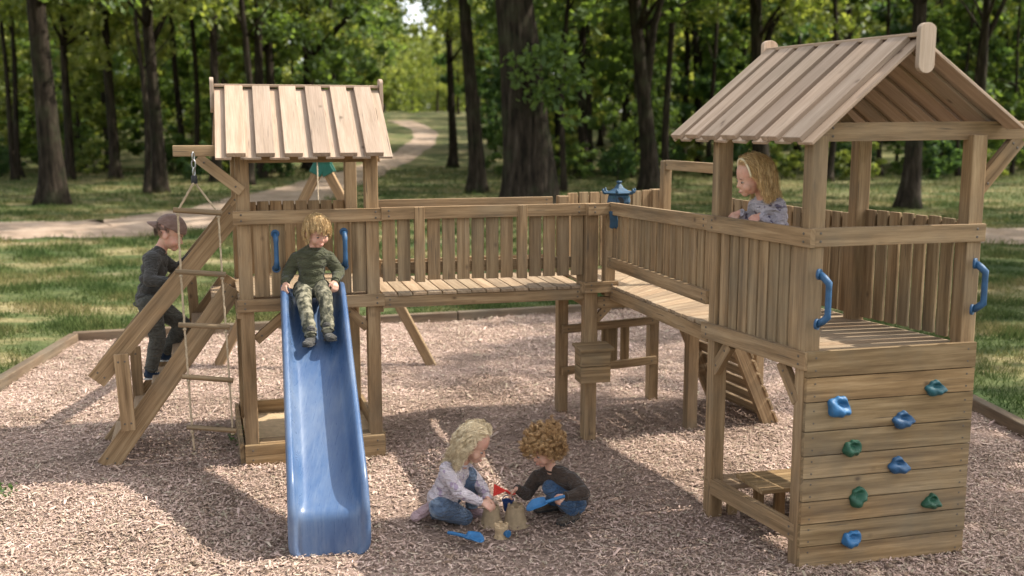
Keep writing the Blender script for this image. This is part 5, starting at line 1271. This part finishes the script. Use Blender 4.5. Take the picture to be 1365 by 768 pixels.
scatter(60, 46, 60, 1.2, lambda x, y, k: put_tree('shrub', x, y, 'low green shrub at the edge of the wood', TS[k % 2], SH[k % 2][0], LEAF[(2, 0, 2, 1)[k % 4]], gt.uniform(0, 6), gt.uniform(.7, 1.5), 'shrubs at the edge of the wood', 'shrub'))
# bright trees round the glade at the end of the path
for k, (px, Y, s_) in enumerate(((498, 120, 1.1), (512, 150, 1.2), (552, 195, 1.1), (585, 168, 1.2), (612, 140, 1.1), (538, 215, 1.3), (566, 220, 1.3), (598, 190, 1.3), (515, 185, 1.3), (632, 130, 1.1), (650, 150, 1.2), (640, 175, 1.3), (622, 185, 1.3))):
    x = (px - CX) / F * Y; put_tree('forest_tree', x, Y, 'sunlit pale green tree at the far end of the path', TM[k % 3], CR_MID[k % 3][0], LEAF[3 if k % 2 else 1], k, s_ * .8, 'sunlit trees round the glade')
# weeds at the edge of the bed
for px, py, lab in ((322, 590, 'dark green weed growing at the corner of the left tower'), (6, 668, 'low green weed at the left edge of the chip bed')):
    g0 = gp(px, py); n = 12; g1 = np.random.default_rng(px); a = g1.uniform(0, 6.28, n); rr = g1.uniform(.02, .12, n); c = np.stack([np.cos(a) * rr, np.sin(a) * rr, g1.uniform(.03, .10, n)], 1)
    co, f = leaves(c, np.full(n, .04), 5, .018, g1); root = thing('weed', lab, 'plant', g0); lv = link('leaves', npmesh('leaves', co, f), LEAF[2], None); lv.parent = root
# the far wood, one mass
nfar = 1750; a = gt.uniform(-.85, .85, nfar); yy = gt.uniform(104, 150, nfar); xx = a * yy; pxx = CX + F * xx / yy; zz0 = gt.uniform(0, 20, nfar)
k_ = ~((pxx > 500) & (pxx < 655) & ((yy < 146) | (zz0 > 9))); xx, yy, zz0 = xx[k_], yy[k_], zz0[k_]; zz = gz(xx, yy) + zz0; cc = np.stack([xx, yy, zz], 1)
yg = gt.uniform(205, 260, 420); pg = gt.uniform(485, 670, 420); xg = (pg - CX) / F * yg; cc = np.concatenate([cc, np.stack([xg, yg, gz(xg, yg) + gt.uniform(0, 13, 420)], 1)])
co, f = leaves(cc, gt.uniform(1.6, 3.2, len(cc)), 70, .42, gt); tag(link('far_wood', npmesh('far_wood', co, f), LEAF[1]), 'dense far-off wood behind the separate trees', 'wood', kind='stuff')

# ------------------------------------------------------------------ light and camera
AZ = math.atan2(1.0, .22); EL = R(48)          # towards the sun: right and slightly behind
W = bpy.data.worlds.new('World'); S.world = W; W.use_nodes = True; nt = W.node_tree; bg = nt.nodes['Background']
sky = nt.nodes.new('ShaderNodeTexSky'); sky.sky_type = 'NISHITA'; sky.sun_disc = False; sky.sun_elevation = EL; sky.sun_rotation = AZ; sky.air_density = 1.0; sky.dust_density = 2.5; sky.ozone_density = 1.0
hz = nt.nodes.new('ShaderNodeHueSaturation'); hz.inputs['Saturation'].default_value = .28; nt.links.new(sky.outputs[0], hz.inputs['Color']); nt.links.new(hz.outputs[0], bg.inputs[0]); bg.inputs[1].default_value = .15
sun = bpy.data.lights.new('sun', 'SUN'); sun.energy = 2.85; sun.angle = R(.5); sun.color = (1.0, .93, .82)
so_ = bpy.data.objects.new('sun', sun); COL.objects.link(so_)
tow = V((math.sin(AZ) * math.cos(EL), math.cos(AZ) * math.cos(EL), math.sin(EL))); so_.rotation_euler = tow.to_track_quat('Z', 'Y').to_euler(); so_.location = tow * 30
cam = bpy.data.cameras.new('camera'); co_ = bpy.data.objects.new('camera', cam); COL.objects.link(co_); S.camera = co_
co_.location = (0, 0, EYE); co_.rotation_euler = (math.pi / 2 - PITCH, 0, 0); cam.sensor_width = 36; cam.lens = 36 * F / 1365.0
cam.shift_x = (682.5 - CX) / 1365.0; cam.clip_end = 2000
cam.dof.use_dof = True; cam.dof.focus_distance = 6.9; cam.dof.aperture_fstop = 1.5
S.view_settings.view_transform = 'Standard'; S.view_settings.look = 'None'; S.view_settings.gamma = 1; S.view_settings.exposure = 1.33; S.view_settings.use_curve_mapping = False
c = S.cycles; c.max_bounces = 7; c.diffuse_bounces = 3; c.glossy_bounces = 3; c.transmission_bounces = 3; c.transparent_max_bounces = 4; c.use_denoising = True; c.denoiser = 'OPENIMAGEDENOISE'; c.sample_clamp_indirect = 6
